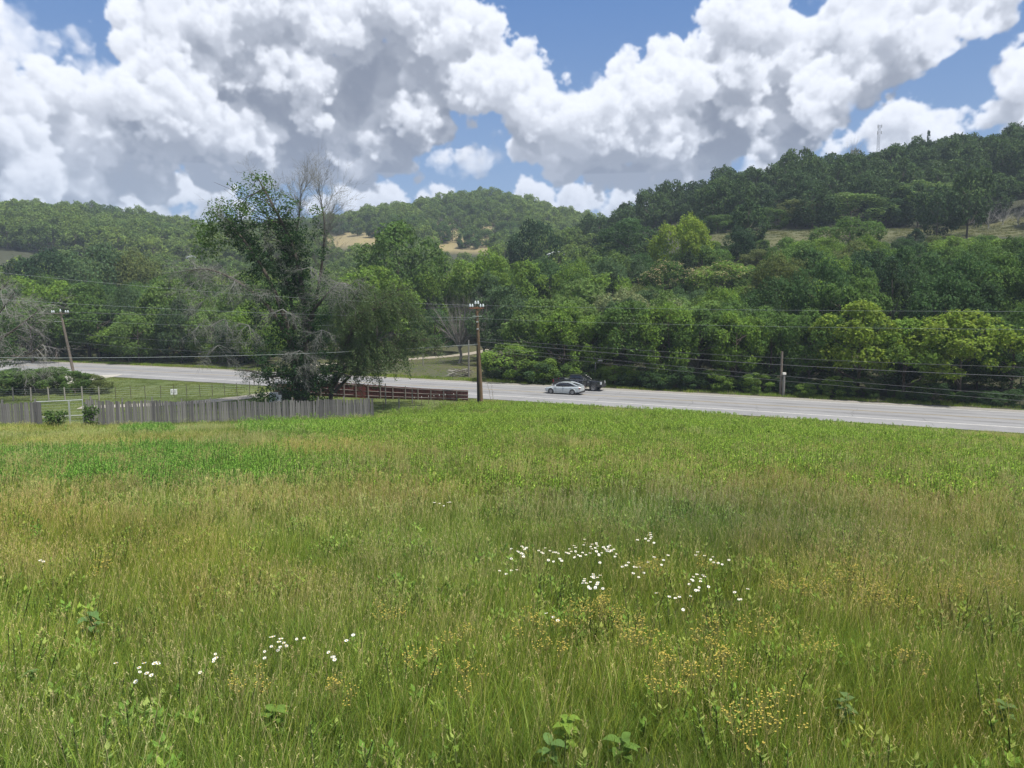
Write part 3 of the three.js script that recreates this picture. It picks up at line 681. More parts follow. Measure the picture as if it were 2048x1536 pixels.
stand(690, 585, 132, 110, 'round', 'mid', 'green tree filling the gap right of the ivy covered trunk');
stand(590, 560, 150, 130, 'round', 'dark', 'dark tree straight behind the ivy covered trunk');
stand(870, 620, 132, 90, 'round', 'dark', 'dark tree beside the bare fan shaped tree');
stand(1040, 610, 122, 110, 'round', 'dark', 'dark tree left of the thin pole among the trees');
// the shelf meadow's far edge on the right hill
stand(1690, 380, 210, 135, 'low', 'pale', 'light domed tree at the far edge of the shelf meadow', { variant: 0 });
stand(1850, 352, 212, 160, 'low', 'pale', 'largest light domed tree at the far edge of the shelf meadow', { variant: 1 });
stand(1585, 400, 211, 90, 'loose', 'olive', 'tree with branching pale trunk at the far edge of the shelf meadow');
stand(1985, 352, 222, 140, 'low', 'mid', 'green tree above the bare grey trees on the right hill');
for (const [px, top, w, tone] of [[1430, 428, 62, 'mid'], [1478, 420, 66, 'dark'], [1530, 412, 70, 'mid'], [1632, 405, 62, 'dark'], [1762, 392, 76, 'dark'], [1915, 380, 70, 'deep'], [1398, 436, 50, 'dark']]) stand(px, top, 209, w, 'low', tone, `${tone === 'mid' ? 'mid' : 'dark'} green tree in the wall of trees along the far edge of the shelf meadow`, { group: `${tone === 'mid' ? 'mid' : 'dark'} green trees along the far edge of the shelf meadow` });
stand(1835, 258, 283, 36, 'cedar', 'deep', 'dark pointed tree on the skyline right of the tower', { name: 'cedar_tree' });
stand(1290, 412, 300, 32, 'tall', 'deep', 'small dark tree at the left end of the right ridge');

// the rest of the woods
{
  const rnd = random(808), cand = [];
  const ok = (x, d, gap) => {
    const o = across(x, d);
    if (o < SHOULDER + 3.5 && x > -250) return false;
    if (x > -42 && x < 2 && d < 142 && d > 80) return false;        // the mown ground across the road
    if (meadowShare(x, d) || pastureShare(x, d)) return false;
    for (const [a, b, r] of used) if ((a - x) ** 2 + (b - d) ** 2 < (r + gap) ** 2) return false;
    return true;
  };
  const rows = [[85, 130, 4.6], [130, 200, 5.2], [200, 330, 6.4], [330, 520, 7.2], [520, 680, 8], [680, 860, 11]];
  for (const [d0, d1, gap] of rows) {
    const area = (d1 * d1 - d0 * d0) * 0.88, tries = Math.round(area / (gap * gap) * 2.2), cells = new Map(), key = (x, d) => Math.floor(x / gap) + ',' + Math.floor(d / gap);
    for (let k = 0; k < tries; k++) {
      const d = Math.sqrt(mix(d0 * d0, d1 * d1, rnd())), x = (rnd() * 1.76 - 0.88) * d;
      if (!ok(x, d, gap * 0.35)) continue;
      let near = false;
      for (let i = -1; i < 2 && !near; i++) for (let j = -1; j < 2; j++) for (const q of cells.get(key(x + i * gap, d + j * gap)) ?? []) if ((q[0] - x) ** 2 + (q[1] - d) ** 2 < gap * gap) near = true;
      if (near) continue;
      const kk = key(x, d); cells.set(kk, [...(cells.get(kk) ?? []), [x, d]]);
      cand.push([x, d, gap, rnd(), rnd(), rnd()]);
    }
  }
  // what stands on the pastures: scattered small trees
  for (let k = 0; k < 46; k++) { const d = 400 + rnd() * 90, px = rnd() < 0.6 ? 850 + rnd() * 170 : 610 + rnd() * 160, [l] = look(px, 470); if (fbm(l * d * 0.03, d * 0.03, 6, 2) > -0.02) cand.push([l * d, d, 6, rnd(), rnd() * 0.5, rnd()]); }
  let own = 0;
  const far = [[], [], [], []];
  cand.sort((a, b) => a[1] - b[1]);
  for (const [x, d, gap, a, b, c] of cand) {
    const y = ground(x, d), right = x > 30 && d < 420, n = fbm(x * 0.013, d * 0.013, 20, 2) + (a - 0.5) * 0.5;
    // taller trees in the valley, and no tree so tall that it would hide the meadow or the pasture behind it
    let high = d < 130 ? 8 + b * 5 : d < 200 ? 10 + b * 7 : d < 330 ? 11 + b * 6 : 10.5 + b * 6;
    const [px] = pixelOf(x, y, d);
    const cap = (row) => { const [, s] = look(px, row); return EYE + s * d - y; };
    if (d < 178 && px > 1395 && px < 2250) high = Math.min(high * 1.25, cap(480 - (px - 1400) * 0.016 + b * b * 60));
    if (d < 142 && px > 1270 && px < 1510) high = Math.min(high, cap(566 + b * 40));
    if (d < 395 && px > 865 && px < 1000) high = Math.min(high, cap(495 + b * 40));
    if (d < 425 && px > 650 && px < 770) high = Math.min(high, cap(487 + b * 40));
    if (d < 330 && px < 880) high = Math.min(high, cap(498 + b * 60));
    if (d < 260 && px > 1000 && px < 1400) high = Math.min(high, cap(478 + b * 60));
    if (high < 4) continue;
    const wide = Math.min(high * 1.0, gap * (1.35 + 0.5 * c));
    if (d < 325 && own < 226) {
      own++;
      const cedar = a < 0.06, shape = cedar ? 'cedar' : ['round', 'tall', 'round', 'loose'][Math.floor(c * 4)];
      const tone = cedar ? 'cedar' : right && d > 205 ? (n < -0.05 ? 'deep' : n < 0.18 ? 'dark' : 'mid') : right ? (n < -0.22 ? 'deep' : n < -0.02 ? 'dark' : n < 0.12 ? 'mid' : n < 0.22 ? 'bright' : 'olive') : (n < -0.25 ? 'dark' : n < -0.02 ? 'mid' : n < 0.1 ? 'blue' : n < 0.22 ? 'bright' : 'pale');  // ridge trees on the right get darker greens, cloud shade put into the colour
      const mark = px < 150 ? 'left of the leaning pole' : px < 390 ? 'between leaning pole and ivy covered tree' : px < 700 ? 'behind the ivy covered tree' : px < 900 ? 'behind the drooping tree' : px < 1060 ? 'behind the brown utility pole' : px < 1230 ? 'above the black pickup' : px < 1400 ? 'above the silvery tree' : px < 1620 ? 'above the broken utility pole' : px < 1790 ? 'above the left brightest tree' : px < 1990 ? 'above the right brightest tree' : 'at the right edge';
      const where = d < 130 ? `in the roadside wood, ${mark}` : right ? (d > 212 ? `on the ridge, ${mark}` : `on the right slope, ${mark}`) : px < 700 ? `on the left slope, ${mark}` : `in the valley, ${mark}`;
      const word = { cedar: 'dark cedar', deep: 'very dark green', dark: 'dark green', mid: 'mid green', olive: 'olive green', blue: 'grey green', pale: 'light green', bright: 'yellowish green' }[tone];
      tree(cedar ? 'cedar_tree' : 'broadleaf_tree', `${word} ${{ round: 'rounded', tall: 'upright', loose: 'spreading', cedar: 'conical' }[shape]} tree ${where}`, [x, y, -d], wide * 1.12, high, shape, tone, `${word} ${shape} trees ${where}`);
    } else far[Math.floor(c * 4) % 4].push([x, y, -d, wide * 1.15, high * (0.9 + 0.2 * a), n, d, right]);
  }
  console.log('own trees', own, 'far', far.map((f) => f.length).join(' '));
  // far woods: crowns and stems as copies
  const names = ['rounded crowns of the far woods', 'tall crowns of the far woods', 'loose crowns of the far woods', 'broad crowns of the far woods'], white = leafMat(1, 1, 1, 0.35);
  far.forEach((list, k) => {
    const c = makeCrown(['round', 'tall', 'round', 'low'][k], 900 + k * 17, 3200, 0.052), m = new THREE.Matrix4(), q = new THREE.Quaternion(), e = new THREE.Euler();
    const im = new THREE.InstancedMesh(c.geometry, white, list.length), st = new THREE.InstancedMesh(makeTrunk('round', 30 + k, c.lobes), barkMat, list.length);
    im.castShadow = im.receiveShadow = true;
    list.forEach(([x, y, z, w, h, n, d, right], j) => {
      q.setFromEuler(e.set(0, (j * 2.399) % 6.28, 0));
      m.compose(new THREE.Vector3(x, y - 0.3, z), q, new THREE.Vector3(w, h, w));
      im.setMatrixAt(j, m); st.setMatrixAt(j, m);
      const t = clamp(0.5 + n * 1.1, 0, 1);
      im.setColorAt(j, right ? rgb(mix(0.040, 0.080, t), mix(0.082, 0.135, t), mix(0.034, 0.040, t)) : rgb(mix(0.076, 0.185, t), mix(0.142, 0.265, t), mix(0.040, 0.056, t)));  // right hill crowns darkened in their colour to stand in for cloud shade
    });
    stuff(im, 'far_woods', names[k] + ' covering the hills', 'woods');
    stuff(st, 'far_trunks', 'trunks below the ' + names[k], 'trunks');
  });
  // undergrowth along the wood's edge
  const tones = ['mid', 'dark', 'bright', 'dark', 'dark'];
  for (let k = 0; k < 74; k++) {
    const px = k < 56 ? 985 + k * 19.6 + rnd() * 12 : -40 + (k - 56) * 45 + rnd() * 30, off = SHOULDER + 1.8 + rnd() * 2.6;
    if (px > 985 && px < 1000 && k > 56) continue;
    if (k >= 56 && px > 480) continue;
    if (k < 56 && px > 1420 && k % 3 === 1) continue;
    const d = beyond(px, k < 56 ? off : off + 5), [x, y, z] = place(px, d), high = (1.4 + rnd() * 2.2) * (px > 1480 ? 0.72 : 1);
    const tone = tones[Math.floor(rnd() * 5)], size = high < 2.2 ? 'low' : high < 3 ? 'middling' : 'tall', hue = { mid: 'green', dark: 'dark green', bright: 'light green' }[tone];
    const spot = k >= 56 ? (px < 140 ? 'across the road left of the leaning pole' : 'across the road right of the leaning pole') : px < 1085 ? 'across the road right of the brown pole' : px < 1215 ? 'behind the black pickup' : px < 1400 ? 'on the verge right of the pickup' : px < 1560 ? 'on the verge left of the broken pole' : px < 1700 ? 'on the verge right of the broken pole' : px < 1900 ? 'below the left of the two brightest trees' : 'below the right of the two brightest trees';
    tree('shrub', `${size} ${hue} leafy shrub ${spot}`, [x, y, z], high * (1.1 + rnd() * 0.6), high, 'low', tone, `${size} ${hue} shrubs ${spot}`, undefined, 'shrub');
  }
}
// ---------------------------------------------------------------- branching for the bare and the half dead trees
function grow(b, rnd, p, dir, len, r, depth, o, tips) {
  const n = depth > 1 ? 5 : 3, pts = [p.slice()], rad = [r];
  let q = p.slice(), v = unit(dir);
  const kids = [];
  for (let k = 1; k <= n; k++) {
    const w = ball(rnd);
    v = unit([v[0] + w[0] * o.wiggle, v[1] + w[1] * o.wiggle + o.lift * (depth > 1 ? 1 : 0.6) - o.droop * (3 - depth) * 0.3, v[2] + w[2] * o.wiggle]);
    q = [q[0] + v[0] * len / n, q[1] + v[1] * len / n, q[2] + v[2] * len / n];
    pts.push(q); rad.push(r * (1 - 0.82 * k / n));
    if (depth > 0 && k > (o.bare ?? 0)) kids.push([q, v, k / n]);
  }
  b.tube(pts, rad, depth > 1 ? 5 : 3, false);
  if (depth === 0) { tips.push(q); return; }
  if (depth === 1) tips.push(q);
  for (const [at, dv, t] of kids) for (let j = 0; j < o.kids; j++) {
    const w = ball(rnd), k = o.spread, nd = [dv[0] + w[0] * k, dv[1] + w[1] * k, dv[2] + w[2] * k];
    grow(b, rnd, at, nd, len * (o.shrink ?? 0.55) * (0.6 + rnd() * 0.6), Math.max(o.thin ?? 0.006, r * (1 - 0.8 * t) * 0.6), depth - 1, o, tips);
  }
}
function limb(b, pts, r0, r1, sides = 7) {                           // a smooth limb through points
  const c = new THREE.CatmullRomCurve3(pts.map((p) => new THREE.Vector3(...p))), n = pts.length * 4, P = [], R = [];
  for (let k = 0; k <= n; k++) { const v = c.getPoint(k / n); P.push([v.x, v.y, v.z]); R.push(mix(r0, r1, Math.pow(k / n, 0.8))); }
  b.tube(P, R, sides, false);
  return { at: (t) => c.getPoint(t).toArray(), dir: (t) => c.getTangent(t).toArray() };
}
function cluster(b, rnd, c, radius, n, size, flatten = 0.8, hang = 0) {
  for (let k = 0; k < n; k++) {
    const e = ball(rnd), f = radius * Math.cbrt(rnd()), j = ball(rnd), nrm = unit([j[0] * 0.8, 0.7 + j[1] * 0.8, j[2] * 0.8]), side = unit(cross(nrm, ball(rnd)));
    let dir = cross(side, nrm); if (hang) dir = unit([dir[0], dir[1] - hang, dir[2]]);
    const L = size * (0.6 + 0.8 * rnd()), t = 0.72 + rnd() * 0.5, w = (rnd() - 0.4) * 0.2;
    b.leaf(c[0] + e[0] * f, c[1] + e[1] * f * flatten, c[2] + e[2] * f, dir, hang ? unit(cross(dir, nrm)) : side, L, L * 0.34, [t * (1 + w), t, t * (1 - w)]);
  }
}
{ // the tall half dead tree wrapped in ivy
  const D = 72, [bx, by, bz] = place(594, D), m = D / FOCAL, rnd = random(4242), g = group(bx, by - 0.1, bz);
  const L = (px, py, z = 0) => [(px - 594) * m, Math.max(0, (829 - py) * m), z];
  const wood = new MB(), dead = new MB(), ivy = new MB(), crown = new MB(), tips = [];
  const A = limb(wood, [L(590, 830), L(588, 740, 0.3), L(574, 640, 0.6), L(546, 560, 1.0), L(512, 500, 1.2), L(468, 446, 0.8)], 0.42, 0.06);
  const B = limb(wood, [L(602, 830, -0.4), L(606, 720, -0.6), L(603, 600, -0.9), L(588, 500, -0.5), L(560, 430, 0), L(528, 366, 0.2)], 0.46, 0.05);
  const C = limb(wood, [L(604, 700, -0.6), L(625, 600, -1.6), L(640, 520, -1.6), L(648, 450, -1.2), L(640, 385, -1)], 0.26, 0.04);
  const Dd = limb(wood, [L(582, 690, 0.4), L(552, 620, 1.6), L(500, 570, 2.4), L(445, 545, 2.8), L(404, 548, 3)], 0.24, 0.03);
  const E = limb(wood, [L(606, 650, -0.6), L(650, 600, 0.6), L(690, 570, 1.4), L(712, 575, 1.8)], 0.2, 0.03);
  const F = limb(wood, [L(588, 745, 0.3), L(548, 752, 1.4), L(510, 740, 2), L(482, 738, 2.2)], 0.2, 0.05);
  const G = limb(wood, [L(604, 770, -0.4), L(640, 745, 0.8), L(668, 742, 1.2), L(705, 752, 1.4)], 0.2, 0.06);
  const H = limb(wood, [L(590, 660, 0), L(560, 560, -2), L(505, 500, -2.6), L(440, 470, -2)], 0.2, 0.03);
  const I = limb(wood, [L(598, 600, -0.9), L(570, 520, -2.4), L(590, 440, -2.4), L(600, 372, -2)], 0.18, 0.03);
  // dead branches: fans of fine grey twigs
  const fan = { wiggle: 0.22, lift: 0.10, droop: 0, kids: 2, spread: 0.75, shrink: 0.62, thin: 0.010 }, hang = { wiggle: 0.28, lift: -0.06, droop: 0.12, kids: 2, spread: 0.9, shrink: 0.62, thin: 0.010 };
  for (const [l, n, o, len, out] of [[C, 30, fan, 2.9, 0.5], [I, 22, fan, 2.8, 0.4], [Dd, 30, hang, 2.6, 0.2], [E, 16, hang, 2.4, 0.2], [H, 30, { ...fan, lift: 0.02 }, 2.6, 0], [F, 5, hang, 1.8, 0], [A, 6, { ...fan, lift: 0 }, 2.0, 0], [B, 7, { ...fan, lift: 0.02 }, 2.2, 0]]) {
    for (let k = 0; k < n; k++) { const t = 0.32 + 0.68 * (k + rnd()) / n, w = ball(rnd), d = l.dir(t); grow(dead, rnd, l.at(Math.min(1, t)), [d[0] * out + w[0], Math.abs(w[1]) * 0.5 + (o === hang ? -0.2 : 0.5 + out), w[2]], len * (0.6 + rnd() * 0.6), 0.035, 2, o, tips); }
  }
  for (const [px, py, z] of [[640, 540, 2.6], [585, 620, 3.0], [612, 700, 2.4], [520, 650, 3.2], [655, 660, 2.2], [600, 735, 2.4], [470, 640, 2.6], [440, 600, 2.8], [420, 650, 2.4], [455, 690, 2.6], [410, 570, 2.0], [480, 560, 2.6]]) for (let k = 0; k < 4; k++) { const w = ball(rnd); grow(dead, rnd, L(px, py, z), [w[0] * 1.1, -0.1 + 0.4 * w[1], 0.3], 1.9, 0.035, 2, hang, []); }
  // ivy over the trunks
  const vine = (l, t0, t1, n, r) => { for (let k = 0; k < n; k++) { const t = mix(t0, t1, rnd()), c = l.at(t), w = ball(rnd); cluster(ivy, rnd, [c[0] + w[0] * r, c[1] + w[1] * r * 0.7, c[2] + w[2] * r], 0.42, 26, 0.2); } };
  vine(A, 0.1, 0.95, 230, 0.95); vine(B, 0.05, 0.8, 300, 1.1); vine(Dd, 0, 0.5, 34, 0.6); vine(F, 0, 0.6, 34, 0.7); vine(G, 0, 0.8, 44, 0.7); vine(H, 0.2, 0.8, 40, 0.7); vine(I, 0, 0.5, 40, 0.8);
  for (let k = 0; k < 230; k++) { const c = L(mix(515, 665, rnd()), mix(700, 822, rnd()), (rnd() - 0.35) * 4.5); cluster(ivy, rnd, c, 0.55, 30, 0.22); }
  for (let k = 0; k < 260; k++) { const c = L(mix(490, 655, rnd()), mix(450, 700, rnd()), (rnd() - 0.5) * 4); cluster(ivy, rnd, c, 0.5, 30, 0.21); }
  // the living top
  const top = (px, py, rx, ry, n) => { for (let k = 0; k < n; k++) { const e = ball(rnd), f = 0.35 + 0.65 * Math.cbrt(rnd()); cluster(crown, rnd, L(px + e[0] * rx * f, py + e[1] * ry * f, e[2] * rx * m * f * 0.9), 0.62, 20, 0.21, 0.8); } };
  top(518, 385, 44, 28, 42); top(548, 412, 40, 30, 38); top(470, 428, 40, 20, 44); top(430, 452, 28, 22, 34); top(420, 500, 26, 34, 22); top(450, 480, 40, 24, 26); top(515, 440, 60, 22, 40); top(600, 425, 16, 28, 8); top(638, 440, 14, 22, 7); top(415, 480, 18, 18, 8);
  tips.forEach((p, k) => { if (k % 5 === 0 && p[1] < 13) cluster(ivy, rnd, p, 0.22, 3, 0.13); });
  const sprig = new MB();
  for (let k = 0; k < 26; k++) { const c = L(mix(425, 585, rnd()), mix(378, 470, rnd()), (rnd() - 0.5) * 3), a = B.at(mix(0.6, 1, rnd())); limb(sprig, [a, [mix(a[0], c[0], 0.5), mix(a[1], c[1], 0.4), mix(a[2], c[2], 0.5)], c], 0.05, 0.01, 4); }
  part(g, 'trunk', wood.build(), barkMat); part(g, 'dead_branch', dead.build(), mat(rgb(0.185, 0.190, 0.170), 0.95), 'fans of fine grey dead twigs'); part(g, 'twig', sprig.build(), barkMat);
  part(g, 'ivy', ivy.build(), LEAF.ivy, 'dark green ivy wrapped round the trunks'); part(g, 'crown', crown.build(), LEAF.mid, 'living leafy top');
  put(g, 'ivy_covered_tree', 'tallest tree, half dead, ivy on its trunks, leaves only at the top left', 'tree');
}
{ // the drooping tree at its right side
  const D = 73, [bx, by, bz] = place(662, D), m = D / FOCAL, rnd = random(99), g = group(bx, by - 0.1, bz), wood = new MB(), leaves = new MB();
  const L = (px, py, z = 0) => [(px - 662) * m, Math.max(0, (829 - py) * m), z];
  const limbs = [
    limb(wood, [L(652, 830), L(664, 770, 0.2), L(690, 700, 0.6), L(745, 620, 0.8), L(800, 585, 0.6)], 0.28, 0.04), limb(wood, [L(664, 790, 0.1), L(700, 752, -0.8), L(740, 720, -1), L(800, 690, -1.2), L(835, 690, -1)], 0.2, 0.03),
    limb(wood, [L(668, 760, 0.2), L(680, 690, -1), L(690, 620, -1.4), L(720, 580, -1.2)], 0.2, 0.03), limb(wood, [L(664, 780, 0.2), L(700, 730, 1.4), L(745, 700, 1.8), L(790, 720, 2)], 0.18, 0.03), limb(wood, [L(672, 740, 0.2), L(720, 650, 1.6), L(770, 620, 1.8), L(815, 640, 1.4)], 0.18, 0.03),
  ];
  for (const l of limbs) for (let k = 0; k < 105; k++) {
    const t = 0.25 + 0.75 * rnd(), c = l.at(t), w = ball(rnd), e = [c[0] + w[0] * 1.5 + 0.4, c[1] + Math.abs(w[1]) * 1.1, c[2] + w[2] * 1.6], drop = 0.8 + rnd() * 1.6, f = [e[0] + w[0] * 0.6 + 0.3, e[1] - drop, e[2] + w[2] * 0.6];
    limb(wood, [c, [mix(c[0], e[0], 0.6), mix(c[1], e[1], 0.8), mix(c[2], e[2], 0.6)], e, f], 0.03, 0.006, 3);
    for (let j = 0; j < 9; j++) cluster(leaves, rnd, [mix(e[0], f[0], j / 8) + (rnd() - 0.5) * 0.3, mix(e[1] + 0.2, f[1], j / 8), mix(e[2], f[2], j / 8) + (rnd() - 0.5) * 0.3], 0.26, 11, 0.14, 1, 0.9);
  }
  part(g, 'trunk', wood.build(), barkMat); part(g, 'crown', leaves.build(), LEAF.willow);
  put(g, 'drooping_tree', 'olive tree with drooping branches right of the ivy covered tree, above the red fence', 'tree');
}
function bareTree(name, label, px, d, topRow, widePx, seed, o, material, groupName, trunkPart = 0.3) {
  const [x, y, z] = place(px, d), [, s] = look(px, topRow), high = EYE + s * d - y, w = widePx * d / FOCAL, rnd = random(seed), g = group(x, y - 0.05, z), b = new MB(), tw = new MB(), tips = [];
  const t = high * trunkPart;
  limb(b, [[0, 0, 0], [0.03 * w, t * 0.5, 0], [0, t, 0.02 * w]], high * 0.026, high * 0.018);
  for (let k = 0; k < (o.arms ?? 11); k++) { const a = k * 2.399 + rnd(), tilt = (0.1 + 0.9 * rnd()) * w / high * 1.2; grow(tw, rnd, [0, t * (0.7 + 0.3 * rnd()), 0], [Math.cos(a) * tilt, 1, Math.sin(a) * tilt], (high - t) * (0.72 + 0.2 * rnd()), high * 0.010, 2, { wiggle: 0.10, lift: 0.05, droop: 0, kids: 2, spread: 0.5, shrink: 0.45, thin: 0.008, ...o }, tips); }
  part(g, 'trunk', b.build(), material); part(g, 'branch', tw.build(), material, 'bare branches');
  return put(g, name, label, 'tree', groupName);
}
bareTree('bare_tree', 'bare fan shaped grey tree on the mown ground left of the brown pole', 918, 118, 596, 120, 11, { arms: 16 }, greyBark, undefined, 0.26);
bareTree('bare_tree', 'narrow bare grey tree just right of the brown utility pole', 966, 124, 606, 60, 12, { arms: 9 }, greyBark);
for (const [px, top, w, s] of [[1935, 412, 50, 1], [1962, 404, 55, 2], [1990, 408, 50, 3], [2020, 410, 55, 4], [2046, 408, 50, 5]]) bareTree('bare_tree', 'pale leafless tree in the thicket at the right end of the shelf meadow', px, 196 + (s % 2) * 5, top, w, 50 + s, { arms: 9, wiggle: 0.16 }, paleTwig, 'leafless trees at the right end of the meadow', 0.2);
bareTree('bare_tree', 'thin leafless tree on the skyline left of the lattice tower', 1690, 285, 278, 22, 70, { arms: 6 }, paleTwig);
{ // tree at the left edge: bare branches reaching in
  const D = 78, [bx, by, bz] = place(-40, D), m = D / FOCAL, rnd = random(31), g = group(bx, by - 0.1, bz), b = new MB(), tw = new MB(), lv = new MB();
  const L = (px, py, z = 0) => [(px + 40) * m, Math.max(0, (825 - py) * m), z];
  const hang = { wiggle: 0.28, lift: 0.0, droop: 0.08, kids: 2, spread: 0.8, shrink: 0.6, thin: 0.008 };
  const arms = [limb(b, [L(-40, 830), L(-44, 740), L(-30, 660), L(-10, 610), L(20, 585)], 0.35, 0.04), limb(b, [L(-42, 760), L(-10, 735, 0.6), L(30, 728, 1), L(60, 728, 1.2), L(100, 700, 1.4)], 0.22, 0.03), limb(b, [L(-40, 720), L(0, 690, -0.5), L(40, 660, -0.8), L(75, 630, -1)], 0.2, 0.03), limb(b, [L(-38, 700), L(-5, 660, 1.4), L(25, 640, 1.8), L(60, 600, 2)], 0.2, 0.03)];
  for (const l of arms) for (let k = 0; k < 13; k++) { const t = 0.3 + 0.7 * rnd(), w = ball(rnd); grow(tw, rnd, l.at(t), [w[0] + 0.5, w[1], w[2]], 1.8 + rnd(), 0.03, 2, hang, []); }
  for (let k = 0; k < 60; k++) cluster(lv, rnd, L(mix(-80, 28, rnd()), mix(690, 750, rnd()), (rnd() - 0.5) * 4), 0.5, 24, 0.22);
  for (let k = 0; k < 60; k++) cluster(lv, rnd, L(mix(-110, 10, rnd()), mix(590, 700, rnd()), (rnd() - 0.5) * 5), 0.5, 14, 0.2);
  part(g, 'trunk', b.build(), barkMat); part(g, 'branch', tw.build(), mat(rgb(0.26, 0.25, 0.235), 0.95), 'bare grey branches'); part(g, 'crown', lv.build(), LEAF.dark);
  put(g, 'half_bare_tree', 'half bare tree at the left edge with a branch across the road', 'tree');
}
// ---------------------------------------------------------------- utility poles and wires
const poleWood = mat(rgb(0.20, 0.135, 0.075), 0.9, { map: woodTexture }), oldPole = mat(rgb(0.225, 0.19, 0.155), 0.9, { map: woodTexture }), darkPole = mat(rgb(0.045, 0.038, 0.03), 0.9, { map: woodTexture }), redArm = mat(rgb(0.30, 0.13, 0.075), 0.85, { map: woodTexture }), porcelain = mat(rgb(0.62, 0.68, 0.70), 0.25), steel = mat(rgb(0.42, 0.43, 0.44), 0.4, { metalness: 0.7 }), cableMat = mat(rgb(0.10, 0.105, 0.11), 0.55), paleCable = mat(rgb(0.26, 0.30, 0.29), 0.5), galvanized = mat(rgb(0.55, 0.57, 0.57), 0.45, { metalness: 0.5 }), greyPole = mat(rgb(0.27, 0.26, 0.245), 0.9, { map: woodTexture });
function insulator() { const p = [[0, 0], [0.03, 0], [0.03, 0.06], [0.085, 0.07], [0.09, 0.10], [0.045, 0.12], [0.075, 0.14], [0.07, 0.18], [0.04, 0.20], [0.05, 0.23], [0.03, 0.27], [0, 0.28]]; return new THREE.LatheGeometry(p.map(([x, y]) => new THREE.Vector2(x, y)), 10); }
const insulatorGeo = insulator();
function pole(name, label, bottom, top, r0, r1, material, category = 'pole') {
  const g = group(bottom[0], bottom[1], bottom[2]), b = new MB(), v = [top[0] - bottom[0], top[1] - bottom[1], top[2] - bottom[2]], n = 6, P = [], R = [];
  for (let k = 0; k <= n; k++) { P.push([v[0] * k / n, v[1] * k / n - (k ? 0 : 0.3), v[2] * k / n]); R.push(mix(r0, r1, k / n)); }
  b.tube(P, R, 12);
  part(g, 'shaft', b.build(), material);
  g.reach = v;
  return put(g, name, label, category);
}
function crossarm(g, turn, h, long, armMat, spots, braceSide) {      // arm at height h, insulators at offsets along it
  const v = g.reach, t = h / v[1], ax = [v[0] * t, h, v[2] * t], c = Math.cos(turn), s = Math.sin(turn);
  part(g, 'crossarm', new MB().box(ax[0], ax[1], ax[2] + 0.16, long, 0.13, 0.10, turn).build(), armMat);
  for (const o of spots) { const m = part(g, 'insulator', insulatorGeo, porcelain); m.position.set(ax[0] + c * o, ax[1] + 0.063, ax[2] + 0.16 - s * o); m.scale.setScalar(1.35); }
  for (const e of braceSide) part(g, 'brace', new MB().tube([[ax[0] + c * e * 0.75, ax[1] - 0.03, ax[2] + 0.17 - s * e * 0.75], [ax[0], ax[1] - 0.62, ax[2] + 0.17]], 0.022, 5).build(), armMat);
}
function wire(label, a, b, sag, r = 0.013, material = cableMat, name = 'power_line', grp) {
  const mb = new MB(), P = [], n = 40, mid = [(a[0] + b[0]) / 2, 0, (a[2] + b[2]) / 2];
  for (let k = 0; k <= n; k++) { const t = k / n; P.push([mix(a[0], b[0], t) - mid[0], mix(a[1], b[1], t) - sag * 4 * t * (1 - t), mix(a[2], b[2], t) - mid[2]]); }
  mb.tube(P, r, 4);
  const m = new THREE.Mesh(mb.build(), material);
  m.castShadow = true; m.position.set(mid[0], 0, mid[2]);
  return put(m, name, label, 'wire', grp);
}
const PD = 75.5, pb = place(962, PD), pt = place(953.5, PD), [, pts_] = look(954, 613);
const mainTop = EYE + pts_ * PD;
const mainPole = pole('utility_pole', 'tall brown utility pole with a reddish crossarm beside the red fence end', [pb[0], pb[1], pb[2]], [pt[0], mainTop, pt[2]], 0.21, 0.145, poleWood);
crossarm(mainPole, 0.12, mainTop - pb[1] - 0.16, 1.55, redArm, [-0.7, -0.45, 0.4, 0.68], [0.7]);
for (const o of [-0.13, 0.15]) { const k = part(mainPole, 'insulator', insulatorGeo, porcelain); k.position.set(pt[0] - pb[0] + o, mainTop - pb[1] + 0.2, 0); k.scale.setScalar(1.45); part(mainPole, 'pin', new MB().tube([[pt[0] - pb[0] + o * 0.8, mainTop - pb[1] - 0.12, 0], [pt[0] - pb[0] + o, mainTop - pb[1] + 0.22, 0]], 0.02, 6).build(), steel); }
for (const h of [8.7, 7.95]) part(mainPole, 'clamp', new MB().box((pt[0] - pb[0]) * h / 10.4, h, 0.19, 0.22, 0.12, 0.08).build(), galvanized);
part(mainPole, 'cable_bracket', new MB().box((pt[0] - pb[0]) * 0.88, mainTop - pb[1] - 1.02, 0.17, 1.0, 0.05, 0.05).build(), galvanized);
{ const a = place(957, PD + 0.35), t = place(955, PD + 0.35), [, s] = look(955, 682); pole('pole_stub', 'dark cut off pole stub standing against the tall brown utility pole', a, [t[0], EYE + s * PD, t[2]], 0.20, 0.13, darkPole); }
const LD = 99, lb = place(142, LD), lt = place(122, LD), [, ls] = look(125, 624), leftTop = EYE + ls * LD;
const leftPole = pole('utility_pole', 'leaning grey brown utility pole with a crossarm at the left by the road', lb, [lt[0], leftTop, lt[2]], 0.20, 0.14, oldPole);
crossarm(leftPole, 0.1, leftTop - lb[1] - 0.2, 2.3, oldPole, [-1.05, -0.8, 0.75, 1.05], [0.7, -0.7]);
for (const o of [0]) { const k = part(leftPole, 'insulator', insulatorGeo, porcelain); k.position.set(lt[0] - lb[0] + o, leftTop - lb[1], 0); k.scale.setScalar(1.4); }
part(leftPole, 'cable_bracket', new MB().box((lt[0] - lb[0]) * 0.86 - 0.5, leftTop - lb[1] - 1.3, 0.17, 1.0, 0.05, 0.05).build(), galvanized);
